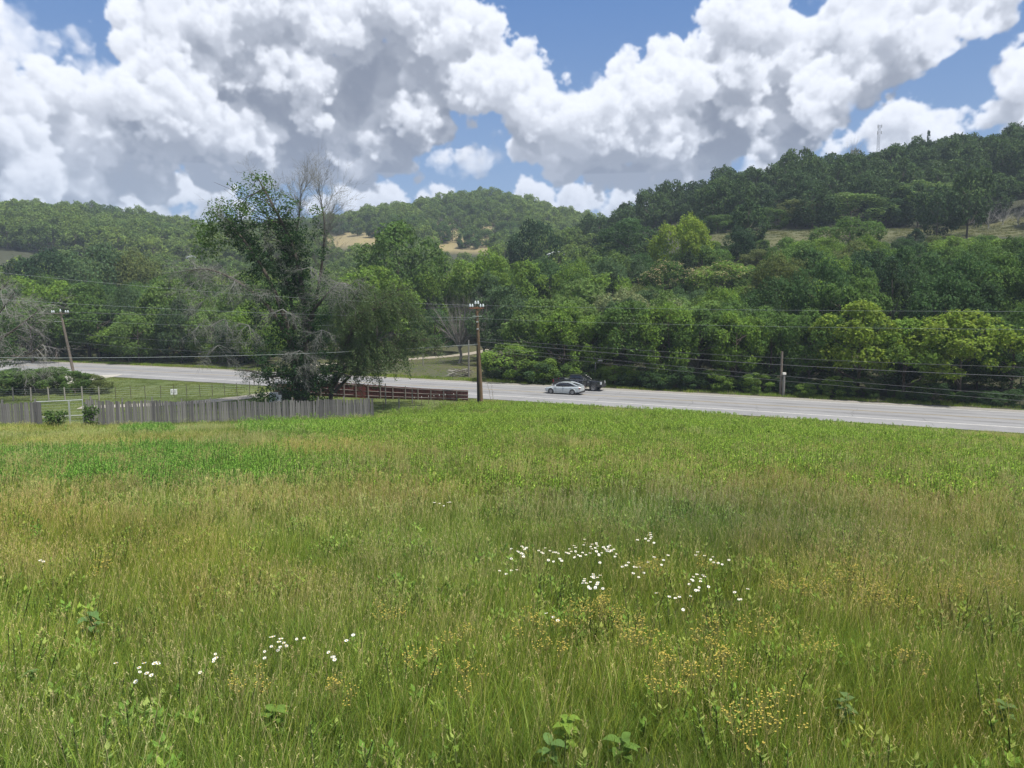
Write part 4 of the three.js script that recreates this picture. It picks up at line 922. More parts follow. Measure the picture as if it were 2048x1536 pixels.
const simplePole = (label, px, d, topRow, r, m, name = 'utility_pole') => { const b = place(px, d), [, s] = look(px, topRow); return pole(name, label, b, [b[0], EYE + s * d, b[2]], r, r * 0.75, m); };
simplePole('thin grey pole across the road just left of the brown utility pole', 937, 102.5, 680, 0.13, greyPole);
simplePole('short thin pole on the mown ground by the dirt lane', 845, 117, 692, 0.09, greyPole);
simplePole('thin pale pole behind the dead branches left of the ivy covered tree', 470, 128, 640, 0.12, greyPole);
simplePole('pole top rising from the trees left of the pickup', 1088, 106, 615, 0.12, greyPole);
simplePole('broken grey utility pole standing at the foot of the wood', 1567, beyond(1567, 17.5), 703, 0.16, oldPole);
{ const p = simplePole('short pale topped post beside the broken utility pole', 1573, beyond(1573, 17.2), 747, 0.17, greyPole, 'marker_post'); part(p, 'cap', new MB().box(0, p.reach[1], 0, 0.34, 0.24, 0.34).build(), mat(rgb(0.7, 0.68, 0.62), 0.7)); }
{ const p = simplePole('small pole with a white insulator behind the pickup hood', 1192, beyond(1192, 18.5), 728, 0.12, greyPole); const k = part(p, 'insulator', insulatorGeo, porcelain); k.position.set(0, p.reach[1], 0); }
// wires: the roadside line, the line climbing to the upper left, the line running off to the right
const C = (h, o = 0) => [pt[0] + (pb[0] - pt[0]) * (1 - h / mainTop) + o, h, -PD + 0.12], Lp = (h, o = 0) => [lt[0] + (lb[0] - lt[0]) * (1 - h / leftTop) + o, h, -LD + 0.1];
const OL = (h) => [-70, h, -50], OR = (h) => [76, h, -37.5], FL = (h) => [-150, h, -133];
wire('upper thin wire climbing to the upper left over the ivy covered tree', C(mainTop + 0.15, -0.7), OL(17.2), 1.3, 0.009, paleCable);
wire('lower thin wire climbing to the left over the ivy covered tree', C(9.1), OL(13.6), 0.9, 0.009, paleCable);
wire('thick bright cable sagging across the ivy covered trunk', C(6.3), OL(7.8), 1.25, 0.017, paleCable, 'telephone_cable');
for (const [o, q] of [[-0.7, -1.05], [0.4, 0.75], [0.68, 1.05]]) wire('thin roadside wire between the leaning pole and the brown pole crossarms', C(mainTop + 0.12, o), Lp(leftTop + 0.05, q), 0.7, 0.010, cableMat, 'power_line', 'roadside crossarm wires');
wire('roadside neutral wire below the crossarm of the leaning pole', C(9.0), Lp(8.5), 0.9, 0.010, paleCable);
wire('upper roadside telephone cable right of the leaning pole', C(7.2), Lp(6.6), 1.1, 0.016, cableMat, 'telephone_cable');
wire('lower roadside telephone cable right of the leaning pole', C(6.2), Lp(5.4), 1.2, 0.016, cableMat, 'telephone_cable');
for (const o of [-1.05, 1.05]) wire('thin wire leaving the leaning pole to the left', Lp(leftTop + 0.05, o), FL(10.2), 0.6, 0.010, cableMat, 'power_line', 'wires left of the leaning pole');
wire('low cable leaving the leaning pole to the left', Lp(8.4), FL(8.6), 0.8, 0.012, cableMat);
wire('topmost level wire running off to the right', C(mainTop + 0.12, 0.68), OR(10.4), 0.45, 0.008, paleCable);
wire('second level wire running off to the right', C(9.0), OR(9.4), 0.65, 0.008, paleCable);
wire('upper sagging cable crossing the wood at right', C(6.9), OR(6.6), 1.1, 0.014, cableMat, 'telephone_cable');
const splice = wire('cable with a splice box sagging before the pickup and the wood', C(6.6), OR(5.8), 1.25, 0.022, cableMat, 'telephone_cable');
wire('third sagging cable at right, above the lowest one', C(6.1), OR(2.6), 0.75, 0.014, cableMat, 'telephone_cable');
wire('lowest sagging cable at right, close over the road', C(5.75), OR(2.3), 0.85, 0.014, cableMat, 'telephone_cable');
part(splice, 'splice_box', new MB().box(-27.6, 5.02, -13.0, 0.5, 0.14, 0.14, 0.44).build(), cableMat);

// ---------------------------------------------------------------- fences
const greyWood = [0, 1, 2, 3].map((k) => mat(rgb(0.135 + k * 0.042, 0.133 + k * 0.041, 0.135 + k * 0.038), 0.95, { map: woodTexture }));
const picketGeo = [0, 1, 2].map((k) => { const r = random(60 + k), b = new MB(); b.box(0, 0.5, 0, 0.13, 1, 0.02); const p = b.p; for (let i = 0; i < p.length; i += 3) if (p[i + 1] > 0.5) { p[i] += (k - 1) * 0.006; p[i + 1] -= Math.abs(p[i] > 0 ? 0.01 * k : 0.006); } return b.build(); });
const topAt = (x) => { const t = [[-60, 2.9], [-44, 2.5], [-39.3, 2.35], [-36.4, 2.4], [-32.3, 1.93], [-24.5, 1.45], [-13.7, 1.26]]; for (let k = 1; k < t.length; k++) if (x <= t[k][0]) return mix(t[k - 1][1], t[k][1], (x - t[k - 1][0]) / (t[k][0] - t[k - 1][0])); return 1.26; };
function picketFence(x0, x1, seed, label) {
  const rnd = random(seed), ox = (x0 + x1) / 2, od = fenceDepth(ox), g = group(ox, ground(ox, od), -od), step = 0.15, y0 = ground(ox, od);
  let n = 0, run = 0;
  for (let x = x0; x < x1;) {
    const d = fenceDepth(x), dx = 0.01, slope = (fenceDepth(x + dx) - d) / dx, turn = Math.atan(slope), bottom = ground(x, d) - 0.08, top = topAt(x) + (rnd() - 0.5) * 0.13 + 0.06 * Math.sin(x * 1.7) - (rnd() < 0.05 ? 0.18 : 0);
    const m = part(g, 'picket', picketGeo[Math.floor(rnd() * 3)], greyWood[Math.floor(rnd() * 4)]);
    m.position.set(x - ox, bottom - y0, -d + od); m.scale.set(1, top - bottom, 1); m.rotation.set((rnd() - 0.5) * 0.03, turn + (rnd() - 0.5) * 0.06, (rnd() - 0.5) * 0.06);
    if (n++ % 16 === 3) { const p = part(g, 'post', new MB().box(0, 0.5, 0, 0.11, 1, 0.11).build(), greyWood[3]); p.position.set(x - ox + 0.02, bottom - y0 - 0.2, -d + od - 0.13); p.scale.y = top - bottom + 0.45; p.rotation.y = turn; }
    x += step * Math.cos(turn);
  }
  for (const h of [0.4, 1.2]) for (let k = 0; k < 8; k++) {
    const a = mix(x0, x1 - 0.1, k / 8), c = mix(x0, x1 - 0.1, (k + 1) / 8), f = (x) => [x - ox, ground(x, fenceDepth(x)) + h - y0, -fenceDepth(x) - 0.06 + od];
    part(g, 'rail', new MB().tube([0, 0.2, 0.4, 0.6, 0.8, 1].map((t) => f(mix(a, c, t))), 0.035, 4).build(), greyWood[1]);
  }
  return put(g, 'picket_fence', label, 'fence');
}
picketFence(-52, -39.35, 5, 'grey picket fence section left of the pipe gate at the left edge');
picketFence(-36.3, -13.7, 6, 'long weathered grey picket fence between the pipe gate and the red fence');
{ // galvanized pipe gate
  const ox = -37.85, od = fenceDepth(ox) + 0.15, y0 = ground(ox, od), g = group(ox, y0, -od, 0.26), bar = (name, pts, r) => part(g, name, new MB().tube(pts, r, 8).build(), galvanized);
  const topY = topAt(-38) + 0.02 - y0;
  bar('top_rail', [[-2.3, topY - 0.16, 0], [-2.2, topY - 0.05, 0], [-2.05, topY, 0], [1.5, topY + 0.06, 0]], 0.035); bar('bottom_rail', [[-2.2, topY * 0.4, 0], [1.5, topY * 0.42, 0]], 0.03);
  bar('upright', [[0.42, 0, 0], [0.42, topY + 0.04, 0]], 0.035); bar('upright', [[0.5, 0, 0.02], [0.5, topY - 0.08, 0.02], [0.62, topY + 0.02, 0.02]], 0.03); bar('upright', [[1.48, -0.05, 0], [1.48, topY + 0.05, 0]], 0.035); bar('upright', [[-2.25, 0, 0], [-2.25, topY - 0.2, 0]], 0.03);
  for (let k = 1; k < 9; k++) part(g, 'mesh_wire', new MB().tube([[-2.2, topY * k / 9, 0.01], [1.47, topY * k / 9 + 0.02, 0.01]], 0.005, 4).build(), galvanized);
  put(g, 'pipe_gate', 'galvanized pipe gate with wire mesh between the grey picket fences', 'gate');
}
{ // red board fence, seen from its framed side
  const path = [[-27, 83.4], [-17, 80.2], [-4.75, 77.4]], dAt = (x) => x < -17 ? mix(83.4, 80.2, (x + 27) / 10) : mix(80.2, 77.4, (x + 17) / 12.25), ox = -12, od = dAt(ox), y0 = ground(ox, od), g = group(ox, y0, -od), rnd = random(8);
  const red = [0, 1, 2].map((k) => mat(rgb(0.175 + k * 0.03, 0.046 + k * 0.007, 0.040 + k * 0.005), 0.85, { map: woodTexture })), frame = mat(rgb(0.27, 0.235, 0.215), 0.95, { map: woodTexture });
  const topOf = (x) => mix(1.75, 1.12, smooth(-27, -4.75, x)), board = new MB().box(0, 0.5, 0, 0.142, 1, 0.02).build(), post = new MB().box(0, 0.5, 0, 0.10, 1, 0.10).build();
  let n = 0;
  for (let x = -26.5; x < -4.8; x += 0.147) {
    const d = dAt(x), bot = ground(x, d) - 0.02, m = part(g, 'board', board, red[Math.floor(rnd() * 3)]), turn = Math.atan((dAt(x + 0.1) - d) / 0.1);
    m.position.set(x - ox, bot - y0, -d + od); m.scale.y = topOf(x) - bot + (rnd() - 0.5) * 0.02; m.rotation.y = turn;
  }
  for (let x = -26.5; x <= -4.7; x += 1.53 * 0.953) { const d = dAt(x), bot = ground(x, d) - 0.1, m = part(g, 'post', post, frame); m.position.set(x - ox, bot - y0, -d + od + 0.07); m.scale.y = topOf(x) - bot + (rnd() < 0.3 ? 0.12 : 0.02); }
  for (const f of [0.18, 0.52, 0.9]) for (let k = 0; k < 6; k++) {
    const a = mix(-26.5, -4.8, k / 6), c = mix(-26.5, -4.8, (k + 1) / 6), P = (x) => { const d = dAt(x), bot = ground(x, d); return [x - ox, mix(bot, topOf(x), f) - y0, -d + od + 0.045]; };
    part(g, 'rail', new MB().tube([P(a), P(c)], 0.045, 4).build(), frame);
  }
  put(g, 'board_fence', 'dark red board fence with grey posts and rails beside the road', 'fence');
}
{ // T-posts and a tall wooden post before the red fence
  const tp = new MB().box(0, 0.5, 0, 0.04, 1, 0.04).build(), tip = new MB().box(0, 1.06, 0, 0.042, 0.12, 0.042).build(), rust = mat(rgb(0.10, 0.07, 0.055), 0.9), white = mat(rgb(0.72, 0.72, 0.70), 0.7);
  [[763, 73.4], [795, 73.8], [826, 74.2], [841, 74.4], [855, 74.6], [866, 74.8], [877, 75], [889, 75.2], [906, 75.4]].forEach(([px, d], k) => {
    const g = group(...place(px, d)); g.scale.set(1, 1.05, 1);
    part(g, 'shaft', tp, rust); part(g, 'tip', tip, white);
    put(g, 'steel_post', 'thin steel fence post with a white tip before the red fence', 'post', 'white tipped steel posts before the red fence');
  });
  simplePole('tall weathered wooden post before the left part of the red fence', 768, 76.5, 767, 0.08, greyPole, 'wooden_post');
  simplePole('shorter weathered wooden post in the weeds before the red fence', 795, 73.6, 796, 0.09, greyPole, 'wooden_post');
  simplePole('weathered wooden post at the middle of the red fence', 822, 76.4, 776, 0.07, greyPole, 'wooden_post');
}
{ // stock fence along the yard: wooden posts, then steel ones, and its wires
  const D = (px) => 79.5 + px * 0.006, g = group(...place(250, D(250))), o = g.position, white = mat(rgb(0.40, 0.385, 0.35), 0.9, { map: woodTexture }), rust = mat(rgb(0.085, 0.07, 0.055), 0.9), wp = new MB().tube([[0, -0.2, 0], [0, 1, 0]], 0.075, 8).build(), sp = new MB().box(0, 0.45, 0, 0.045, 1.1, 0.045).build(), rnd = random(7);
  const pxs = [-60, -22, 14, 50, 86, 119, 154, 188, 222, 253, 282, 313, 340, 366, 393, 418, 443, 468, 493, 512];
  pxs.forEach((px) => { const p = place(px, D(px)), w = px < 200, m = part(g, 'post', w ? wp : sp, w ? white : rust, w ? 'pale wooden post' : 'thin steel post'); m.position.set(p[0] - o.x, p[1] - o.y, p[2] - o.z); m.scale.y = 1.5 + rnd() * 0.12; m.rotation.z = (rnd() - 0.5) * 0.08 + (px === 119 ? 0.05 : 0); });
  for (let h = 0.25; h < 1.45; h += 0.22) { const P = pxs.map((px) => { const p = place(px, D(px)); return [p[0] - o.x, p[1] - o.y + h, p[2] - o.z]; }); part(g, 'wire', new MB().tube(P, 0.006, 4).build(), galvanized); }
  put(g, 'stock_fence', 'wire stock fence with pale wooden posts behind the grey picket fence', 'fence');
}
// ---------------------------------------------------------------- small things in the yard and by the road
function mailbox(px, d, label, tilt) {
  const g = group(...place(px, d), 0.4), b = new MB(), dark = mat(rgb(0.06, 0.055, 0.05), 0.6);
  part(g, 'post', new MB().box(0, 0.55, 0, 0.1, 1.5, 0.1).build(), mat(rgb(0.12, 0.10, 0.085), 0.9, { map: woodTexture }));
  const s = new THREE.Shape(); s.moveTo(-0.11, 0); s.lineTo(0.11, 0); s.lineTo(0.11, 0.13); s.absarc(0, 0.13, 0.11, 0, Math.PI, false); s.lineTo(-0.11, 0);
  const body = part(g, 'box', new THREE.ExtrudeGeometry(s, { depth: 0.5, bevelEnabled: true, bevelSize: 0.008, bevelThickness: 0.008, bevelSegments: 1 }), dark); body.position.set(0.05, 1.08, 0); body.rotation.y = Math.PI / 2;
  part(g, 'door', new MB().box(0.58, 1.2, 0, 0.02, 0.2, 0.2).build(), mat(rgb(0.3, 0.26, 0.22), 0.6)); part(g, 'arm', new MB().box(0.15, 1.02, 0, 0.8, 0.08, 0.1).build(), dark); part(g, 'flag', new MB().box(0.4, 1.38, -0.14, 0.03, 0.16, 0.015).build(), mat(rgb(0.25, 0.05, 0.04), 0.7));
  if (tilt) part(g, 'strut', new MB().tube([[-0.02, 0.7, 0], [-0.35, 0.98, 0]], 0.03, 5).build(), dark);
  return put(g, 'mailbox', label, 'mailbox');
}
mailbox(113, 99.5, 'dark mailbox on a post left of the leaning utility pole'); mailbox(503, 91.5, 'dark mailbox with a bracket on a post left of the ivy covered tree', true);
for (const [px, label] of [[336.5, 'left of the two white utility boxes on the lawn'], [343.5, 'right of the two white utility boxes on the lawn']]) {
  const g = group(...place(px, 84.5)); g.rotation.y = 0.1;
  part(g, 'body', new MB().box(0, 0.28, 0, 0.28, 0.62, 0.28).build(), mat(rgb(0.68, 0.69, 0.68), 0.6)); part(g, 'lid', new MB().box(0, 0.61, 0, 0.31, 0.06, 0.31).build(), mat(rgb(0.60, 0.62, 0.62), 0.6)); part(g, 'panel', new MB().box(0, 0.34, 0.143, 0.12, 0.16, 0.012).build(), mat(rgb(0.30, 0.34, 0.33), 0.7));
  put(g, 'utility_box', label, 'utility box', 'white utility boxes');
}
{ const g = group(...place(566, 80)), tan = mat(rgb(0.33, 0.20, 0.10), 0.9, { map: woodTexture });                       // small shed under the tree
  part(g, 'wall', new MB().box(0.6, 0.85, 0, 3.0, 2.0, 2.0).build(), tan); part(g, 'roof', new MB().box(0.6, 1.92, 0.15, 3.4, 0.1, 2.6).build(), mat(rgb(0.24, 0.24, 0.235), 0.8)); part(g, 'dark_opening_panel', new MB().box(0.3, 0.5, 1.01, 1.4, 1.1, 0.03).build(), mat(rgb(0.035, 0.03, 0.028), 0.9));  // near-black panel on a solid wall, shade of the inside painted on
  put(g, 'shed', 'small tan wooden shed under the ivy covered tree', 'shed'); }
{ const g = group(...place(542, 77.6)), white = mat(rgb(0.66, 0.69, 0.72), 0.5);
  part(g, 'tub', new MB().box(0, 0.5, 0, 0.85, 1.0, 0.6).build(), white); part(g, 'lid', new MB().box(0, 1.03, 0, 0.92, 0.07, 0.66).build(), mat(rgb(0.58, 0.6, 0.62), 0.5)); part(g, 'side_panel', new MB().box(0.62, 0.4, 0, 0.34, 0.8, 0.5).build(), white);
  put(g, 'chest_freezer', 'pale white chest standing behind the grey picket fence', 'chest'); }
{ // brush pile across the road
  const g = group(...place(918, 103.5)), rnd = random(17), mats = [greyBark, paleTwig, barkMat];
  for (let k = 0; k < 70; k++) { const a = rnd() * 6.28, t = (rnd() - 0.5) * 0.7, l = 0.6 + rnd() * 1.4, c = [(rnd() - 0.5) * 3.2, 0.1 + rnd() * 0.9, (rnd() - 0.5) * 1.6], d = [Math.cos(a) * Math.cos(t) * l / 2, Math.sin(t) * l / 2 + 0.05, Math.sin(a) * Math.cos(t) * l / 2]; part(g, 'stick', new MB().tube([[c[0] - d[0], Math.max(0, c[1] - d[1]), c[2] - d[2]], [c[0] + d[0], c[1] + d[1], c[2] + d[2]]], [0.04, 0.02], 5).build(), mats[k % 3]); }
  put(g, 'brush_pile', 'pile of grey cut branches across the road left of the brown pole', 'brush pile'); }
{ // lattice tower on the ridge
  const d = 330, [x, y, z] = place(1737, d), [, s] = look(1737, 250), high = EYE + s * d - y, g = group(x, y, z), m = mat(rgb(0.24, 0.25, 0.27), 0.6, { metalness: 0.2 }), legs = [0, 1, 2].map((k) => [Math.cos(k * 2.094) , Math.sin(k * 2.094)]);
  const at = (k, h) => [legs[k][0] * mix(0.9, 0.5, h / high), h, legs[k][1] * mix(0.9, 0.5, h / high)];
  for (let k = 0; k < 3; k++) part(g, 'leg', new MB().tube([at(k, -0.5), at(k, high)], 0.06, 5).build(), m);
  const n = Math.round(high / 1.3);
  for (let k = 0; k < n; k++) for (let e = 0; e < 3; e++) part(g, 'brace', new MB().tube([at(e, high * k / n), at((e + 1) % 3, high * (k + 1) / n)], 0.03, 4).build(), m);
  for (const h of [high - 0.6, high - 3.4]) for (let k = 0; k < 3; k++) part(g, 'antenna', new MB().box(Math.cos(k * 2.094 + 0.5) * 0.95, h, Math.sin(k * 2.094 + 0.5) * 0.95, 0.3, 1.3, 0.22).build(), mat(rgb(0.32, 0.33, 0.35), 0.6));
  put(g, 'lattice_tower', 'slender lattice tower on the ridge at the upper right', 'tower'); }
{ // white house glimpsed between the trees, and a pale roof on the left slope
  const house = (px, row, d, w, label) => { const [l, s] = look(px, row), x = l * d, y = ground(x, d), top = EYE + s * d, g = group(x, y, -d, 0.3), h = Math.max(2.6, top - y - w * 0.2);
    part(g, 'wall', new MB().box(0, h / 2 - 0.2, 0, w, h + 0.2, w * 0.8).build(), mat(rgb(0.66, 0.67, 0.67), 0.8));
    const r = new THREE.Shape(); r.moveTo(-w * 0.58, 0); r.lineTo(0, w * 0.24); r.lineTo(w * 0.58, 0); r.lineTo(-w * 0.58, 0);
    const roof = part(g, 'roof', new THREE.ExtrudeGeometry(r, { depth: w * 0.92, bevelEnabled: false }), mat(rgb(0.42, 0.44, 0.46), 0.6)); roof.position.set(0, h - 0.08, -w * 0.46);
    for (const e of [-0.24, 0.24]) part(g, 'window', new MB().box(e * w, h * 0.62, w * 0.4 + 0.02, 0.9, 1.2, 0.05).build(), mat(rgb(0.05, 0.06, 0.07), 0.2));
    put(g, 'house', label, 'house'); };
  house(1111, 503, 232, 4.5, 'white house glimpsed between the trees above the pickup'); house(383, 511, 300, 4, 'pale house glimpsed among trees left of the ivy covered tree');
}
{ // shrubs behind the stock fence at left, and vines by the gate
  const list = [[-10, 740, 100, 'mid'], [22, 734, 76, 'dark'], [66, 734, 72, 'mid'], [106, 730, 66, 'mid'], [140, 738, 50, 'mid'], [170, 746, 44, 'olive'], [194, 756, 34, 'olive']];
  list.forEach(([px, top, w, tone], k) => stand(px, top, 86 + (k % 2) * 2, w * 1.25, 'low', tone, ['dark shrub cut by the left edge behind the stock fence', 'dark green shrub behind the second pale fence post', 'leafy shrub in the middle of the hedge at left', 'shrub below the leftmost mailbox', 'shrub before the foot of the leaning pole', 'feathery shrub right of the leaning pole', 'small feathery shrub at the right end of the left hedge'][k], { name: 'shrub', category: 'shrub' }));
  const vine = (px, d, w, h, n, label, seed) => { const p = place(px, d), g = group(...p), rnd = random(seed), lv = new MB(), st = new MB(); for (let k = 0; k < n; k++) { const c = [(rnd() - 0.5) * w, rnd() * h, (rnd() - 0.3) * 0.5]; if (k % 3 === 0) st.tube([[c[0] * 0.3, 0, 0], [c[0] * 0.8, c[1] * 0.6, c[2] * 0.6], c], 0.015, 4); cluster(lv, rnd, c, 0.2, 9, 0.2, 1, 0.5); } part(g, 'stem', st.build(), barkMat); part(g, 'foliage', lv.build(), LEAF.mid); put(g, 'broadleaf_bush', label, 'bush'); };
  vine(100, 58.2, 1.7, 1.35, 70, 'broad leaved bush left of the pipe gate at the fence end', 3); vine(171, 59.3, 0.9, 1.9, 55, 'climbing bush on the fence post right of the pipe gate', 4);
  // two dry stalks right of the brown pole
  for (const [px, top, lean] of [[981, 758, -0.55], [986, 765, -0.25]]) { const p = place(px, 76.5), g = group(...p), [, s] = look(px, top), h = EYE + s * 76.5 - p[1], b = new MB(); b.tube([[0, 0, 0], [lean * 0.3, h * 0.5, 0], [lean, h, 0]], [0.022, 0.016, 0.006], 5); for (let k = 1; k < 6; k++) b.tube([[lean * k / 7, h * k / 6.5, 0], [lean * k / 7 + (k % 2 ? 0.2 : -0.2), h * k / 6.5 + 0.2, 0.05]], [0.008, 0.004], 4); part(g, 'stem', b.build(), mat(rgb(0.2, 0.16, 0.11), 0.9)); put(g, 'dry_stalk', px === 981 ? 'taller leaning dry weed stalk right of the brown pole' : 'shorter dry weed stalk right of the brown pole', 'weed'); }
}
// ---------------------------------------------------------------- vehicles (x forward, y up, z to its right side)
function loft(stations, e = 0.5, ring = 20) {                        // [x, half width, bottom, top, (half width at the top)]
  const b = new MB(), pw = (v, q) => Math.sign(v) * Math.pow(Math.abs(v), q), g = [];
  for (const [x, hw, y0, y1, ht = hw] of stations) for (let k = 0; k <= ring; k++) {
    const a = k / ring * Math.PI * 2, sy = pw(Math.sin(a), e), cz = pw(Math.cos(a), e), w = mix(hw, ht, clamp(sy, 0, 1));
    b.v(x, (y0 + y1) / 2 + sy * (y1 - y0) / 2, cz * w, 0, 1, 0);
  }
  const n = stations.length, r = ring + 1;
  for (let i = 0; i + 1 < n; i++) for (let k = 0; k < ring; k++) b.quad(i * r + k, i * r + k + 1, (i + 1) * r + k + 1, (i + 1) * r + k);
  for (const i of [0, n - 1]) { const s = stations[i], c = b.v(s[0], (s[2] + s[3]) / 2, 0, 0, 1, 0); for (let k = 0; k < ring; k++) i ? b.i.push(c, i * r + k, i * r + k + 1) : b.i.push(c, k + 1, k); }
  let geo = b.build(); geo.computeVertexNormals();
  return geo;
}
function wheel(parent, x, z, R, wide, rimMat, spokes) {
  const side = Math.sign(z), tyre = part(parent, 'wheel', new THREE.LatheGeometry([[R * 0.62, -wide / 2], [R * 0.92, -wide / 2], [R, -wide * 0.36], [R, wide * 0.36], [R * 0.92, wide / 2], [R * 0.62, wide / 2]].map(([a, c]) => new THREE.Vector2(a, c)), 28), rubber);
  tyre.rotation.x = Math.PI / 2; tyre.position.set(x, R, z);
  const b = new MB();
  part(tyre, 'rim', new THREE.CylinderGeometry(R * 0.63, R * 0.63, wide * 0.55, 24), mat(rgb(0.03, 0.03, 0.03), 0.6));
  for (let k = 0; k < spokes; k++) { const a = k / spokes * 6.2832; b.box(Math.cos(a) * R * 0.32, side * wide * 0.36, Math.sin(a) * R * 0.32, R * 0.58, 0.04, R * 0.17, -a); }
  b.tube(Array.from({ length: 25 }, (_, k) => [Math.cos(k / 24 * 6.2832) * R * 0.58, side * wide * 0.38, Math.sin(k / 24 * 6.2832) * R * 0.58]), R * 0.055, 6, false);
  b.box(0, side * wide * 0.38, 0, R * 0.26, 0.05, R * 0.26);
  part(tyre, 'spokes', b.build(), rimMat);
}
const rubber = mat(rgb(0.028, 0.028, 0.029), 0.85), glassDark = new THREE.MeshPhysicalMaterial({ color: rgb(0.012, 0.014, 0.017), roughness: 0.06, clearcoat: 0.6 }), chrome = mat(rgb(0.72, 0.73, 0.74), 0.18, { metalness: 0.95 }), redLens = mat(rgb(0.24, 0.02, 0.02), 0.25), clearLens = mat(rgb(0.6, 0.62, 0.64), 0.15), trim = mat(rgb(0.02, 0.02, 0.022), 0.7);
function arch(g, x, z, R, m, name = 'wheel_arch') { const P = []; for (let k = 0; k <= 12; k++) { const a = k / 12 * Math.PI; P.push([x + Math.cos(a) * R, R * 0.86 + Math.sin(a) * R, z]); } part(g, name, new MB().tube(P, 0.035, 5).build(), m); }
function well(g, x, z, R) { const c = part(g, 'wheel_well', new THREE.CylinderGeometry(R, R, 0.05, 24), trim); c.rotation.x = Math.PI / 2; c.position.set(x, R * 0.86, z); }
const roadTurn = Math.atan2(0.462, 1);                               // the road runs to the left and away
{ // silver sedan, heading left
  const p = flat(1129, 787.5), g = group(p[0], 0.02, p[2], Math.PI - roadTurn - 0.02);
  const silver = new THREE.MeshPhysicalMaterial({ color: rgb(0.50, 0.54, 0.56), metalness: 0.35, roughness: 0.32, clearcoat: 1, clearcoatRoughness: 0.05 });
  part(g, 'body', loft([[-2.32, 0.60, 0.46, 0.84], [-2.24, 0.74, 0.34, 0.98], [-2.0, 0.84, 0.26, 1.03], [-1.5, 0.89, 0.2, 1.02], [-0.8, 0.905, 0.18, 0.98], [0, 0.905, 0.18, 0.95], [0.8, 0.905, 0.18, 0.94], [1.3, 0.90, 0.18, 0.90], [1.75, 0.86, 0.2, 0.81], [2.08, 0.78, 0.22, 0.72], [2.25, 0.66, 0.26, 0.62], [2.31, 0.5, 0.32, 0.54]], 0.42, 28), silver);
  part(g, 'window', loft([[-1.72, 0.62, 0.9, 1.04, 0.52], [-1.35, 0.74, 0.9, 1.21, 0.54], [-0.9, 0.79, 0.9, 1.36, 0.56], [-0.35, 0.81, 0.9, 1.43, 0.58], [0.2, 0.81, 0.9, 1.41, 0.58], [0.6, 0.80, 0.88, 1.27, 0.58], [1.05, 0.76, 0.86, 1.03, 0.60], [1.25, 0.72, 0.84, 0.92, 0.62]], 0.5, 24), glassDark, 'dark tinted glass');
  part(g, 'roof', loft([[-1.08, 0.50, 1.28, 1.33], [-0.9, 0.60, 1.30, 1.39], [-0.35, 0.63, 1.34, 1.455], [0.15, 0.63, 1.33, 1.44], [0.42, 0.60, 1.27, 1.37]], 0.5, 20), silver);
  for (const s of [-1, 1]) {
    part(g, 'pillar', new MB().tube([[1.2, 0.9, 0.74 * s], [0.75, 1.16, 0.71 * s], [0.35, 1.36, 0.64 * s]], 0.04, 6).build(), silver); part(g, 'pillar', new MB().tube([[-0.1, 0.95, 0.83 * s], [-0.18, 1.38, 0.65 * s]], 0.03, 6).build(), trim);
    part(g, 'pillar', new MB().tube([[-2.0, 1.02, 0.70 * s], [-1.5, 1.16, 0.70 * s], [-1.05, 1.32, 0.64 * s], [-0.6, 1.41, 0.63 * s]], [0.05, 0.09, 0.07, 0.04], 6).build(), silver); part(g, 'sill', new MB().box(0, 0.21, 0.87 * s, 2.3, 0.08, 0.06).build(), silver);
    part(g, 'mirror', new THREE.SphereGeometry(0.1, 10, 8).scale(1, 0.75, 1.2).translate(0.78, 1.0, 0.98 * s), silver); part(g, 'door_handle', new MB().box(-0.25, 0.80, 0.905 * s, 0.2, 0.03, 0.03).build(), silver); part(g, 'door_handle', new MB().box(-1.15, 0.82, 0.9 * s, 0.2, 0.03, 0.03).build(), silver);
    part(g, 'tail_light', new MB().box(-2.17, 0.82, 0.66 * s, 0.2, 0.13, 0.3).build(), redLens); part(g, 'headlight', new MB().box(2.06, 0.62, 0.66 * s, 0.22, 0.1, 0.22).build(), clearLens);
    for (const x of [-1.32, 1.38]) { well(g, x, 0.885 * s, 0.37); wheel(g, x, 0.83 * s, 0.325, 0.215, mat(rgb(0.33, 0.33, 0.34), 0.35, { metalness: 0.6 }), 10); arch(g, x, 0.89 * s, 0.385, silver); }
    part(g, 'door_seam', new MB().tube([[0.72, 0.3, 0.906 * s], [0.78, 0.9, 0.90 * s]], 0.008, 4).build(), trim); part(g, 'door_seam', new MB().tube([[-0.14, 0.3, 0.912 * s], [-0.12, 0.92, 0.91 * s]], 0.008, 4).build(), trim);
  }
  part(g, 'bumper', new MB().box(-2.2, 0.34, 0, 0.26, 0.16, 1.35).build(), trim); part(g, 'license_plate', new MB().box(-2.325, 0.68, 0, 0.02, 0.14, 0.32).build(), mat(rgb(0.55, 0.56, 0.58), 0.5)); part(g, 'spoiler', new MB().box(-2.12, 1.04, 0, 0.2, 0.04, 1.3).build(), silver); part(g, 'grille', new MB().box(2.3, 0.42, 0, 0.04, 0.14, 0.9).build(), trim);
  put(g, 'sedan_car', 'silver sedan driving left along the near side of the black pickup', 'car');
}
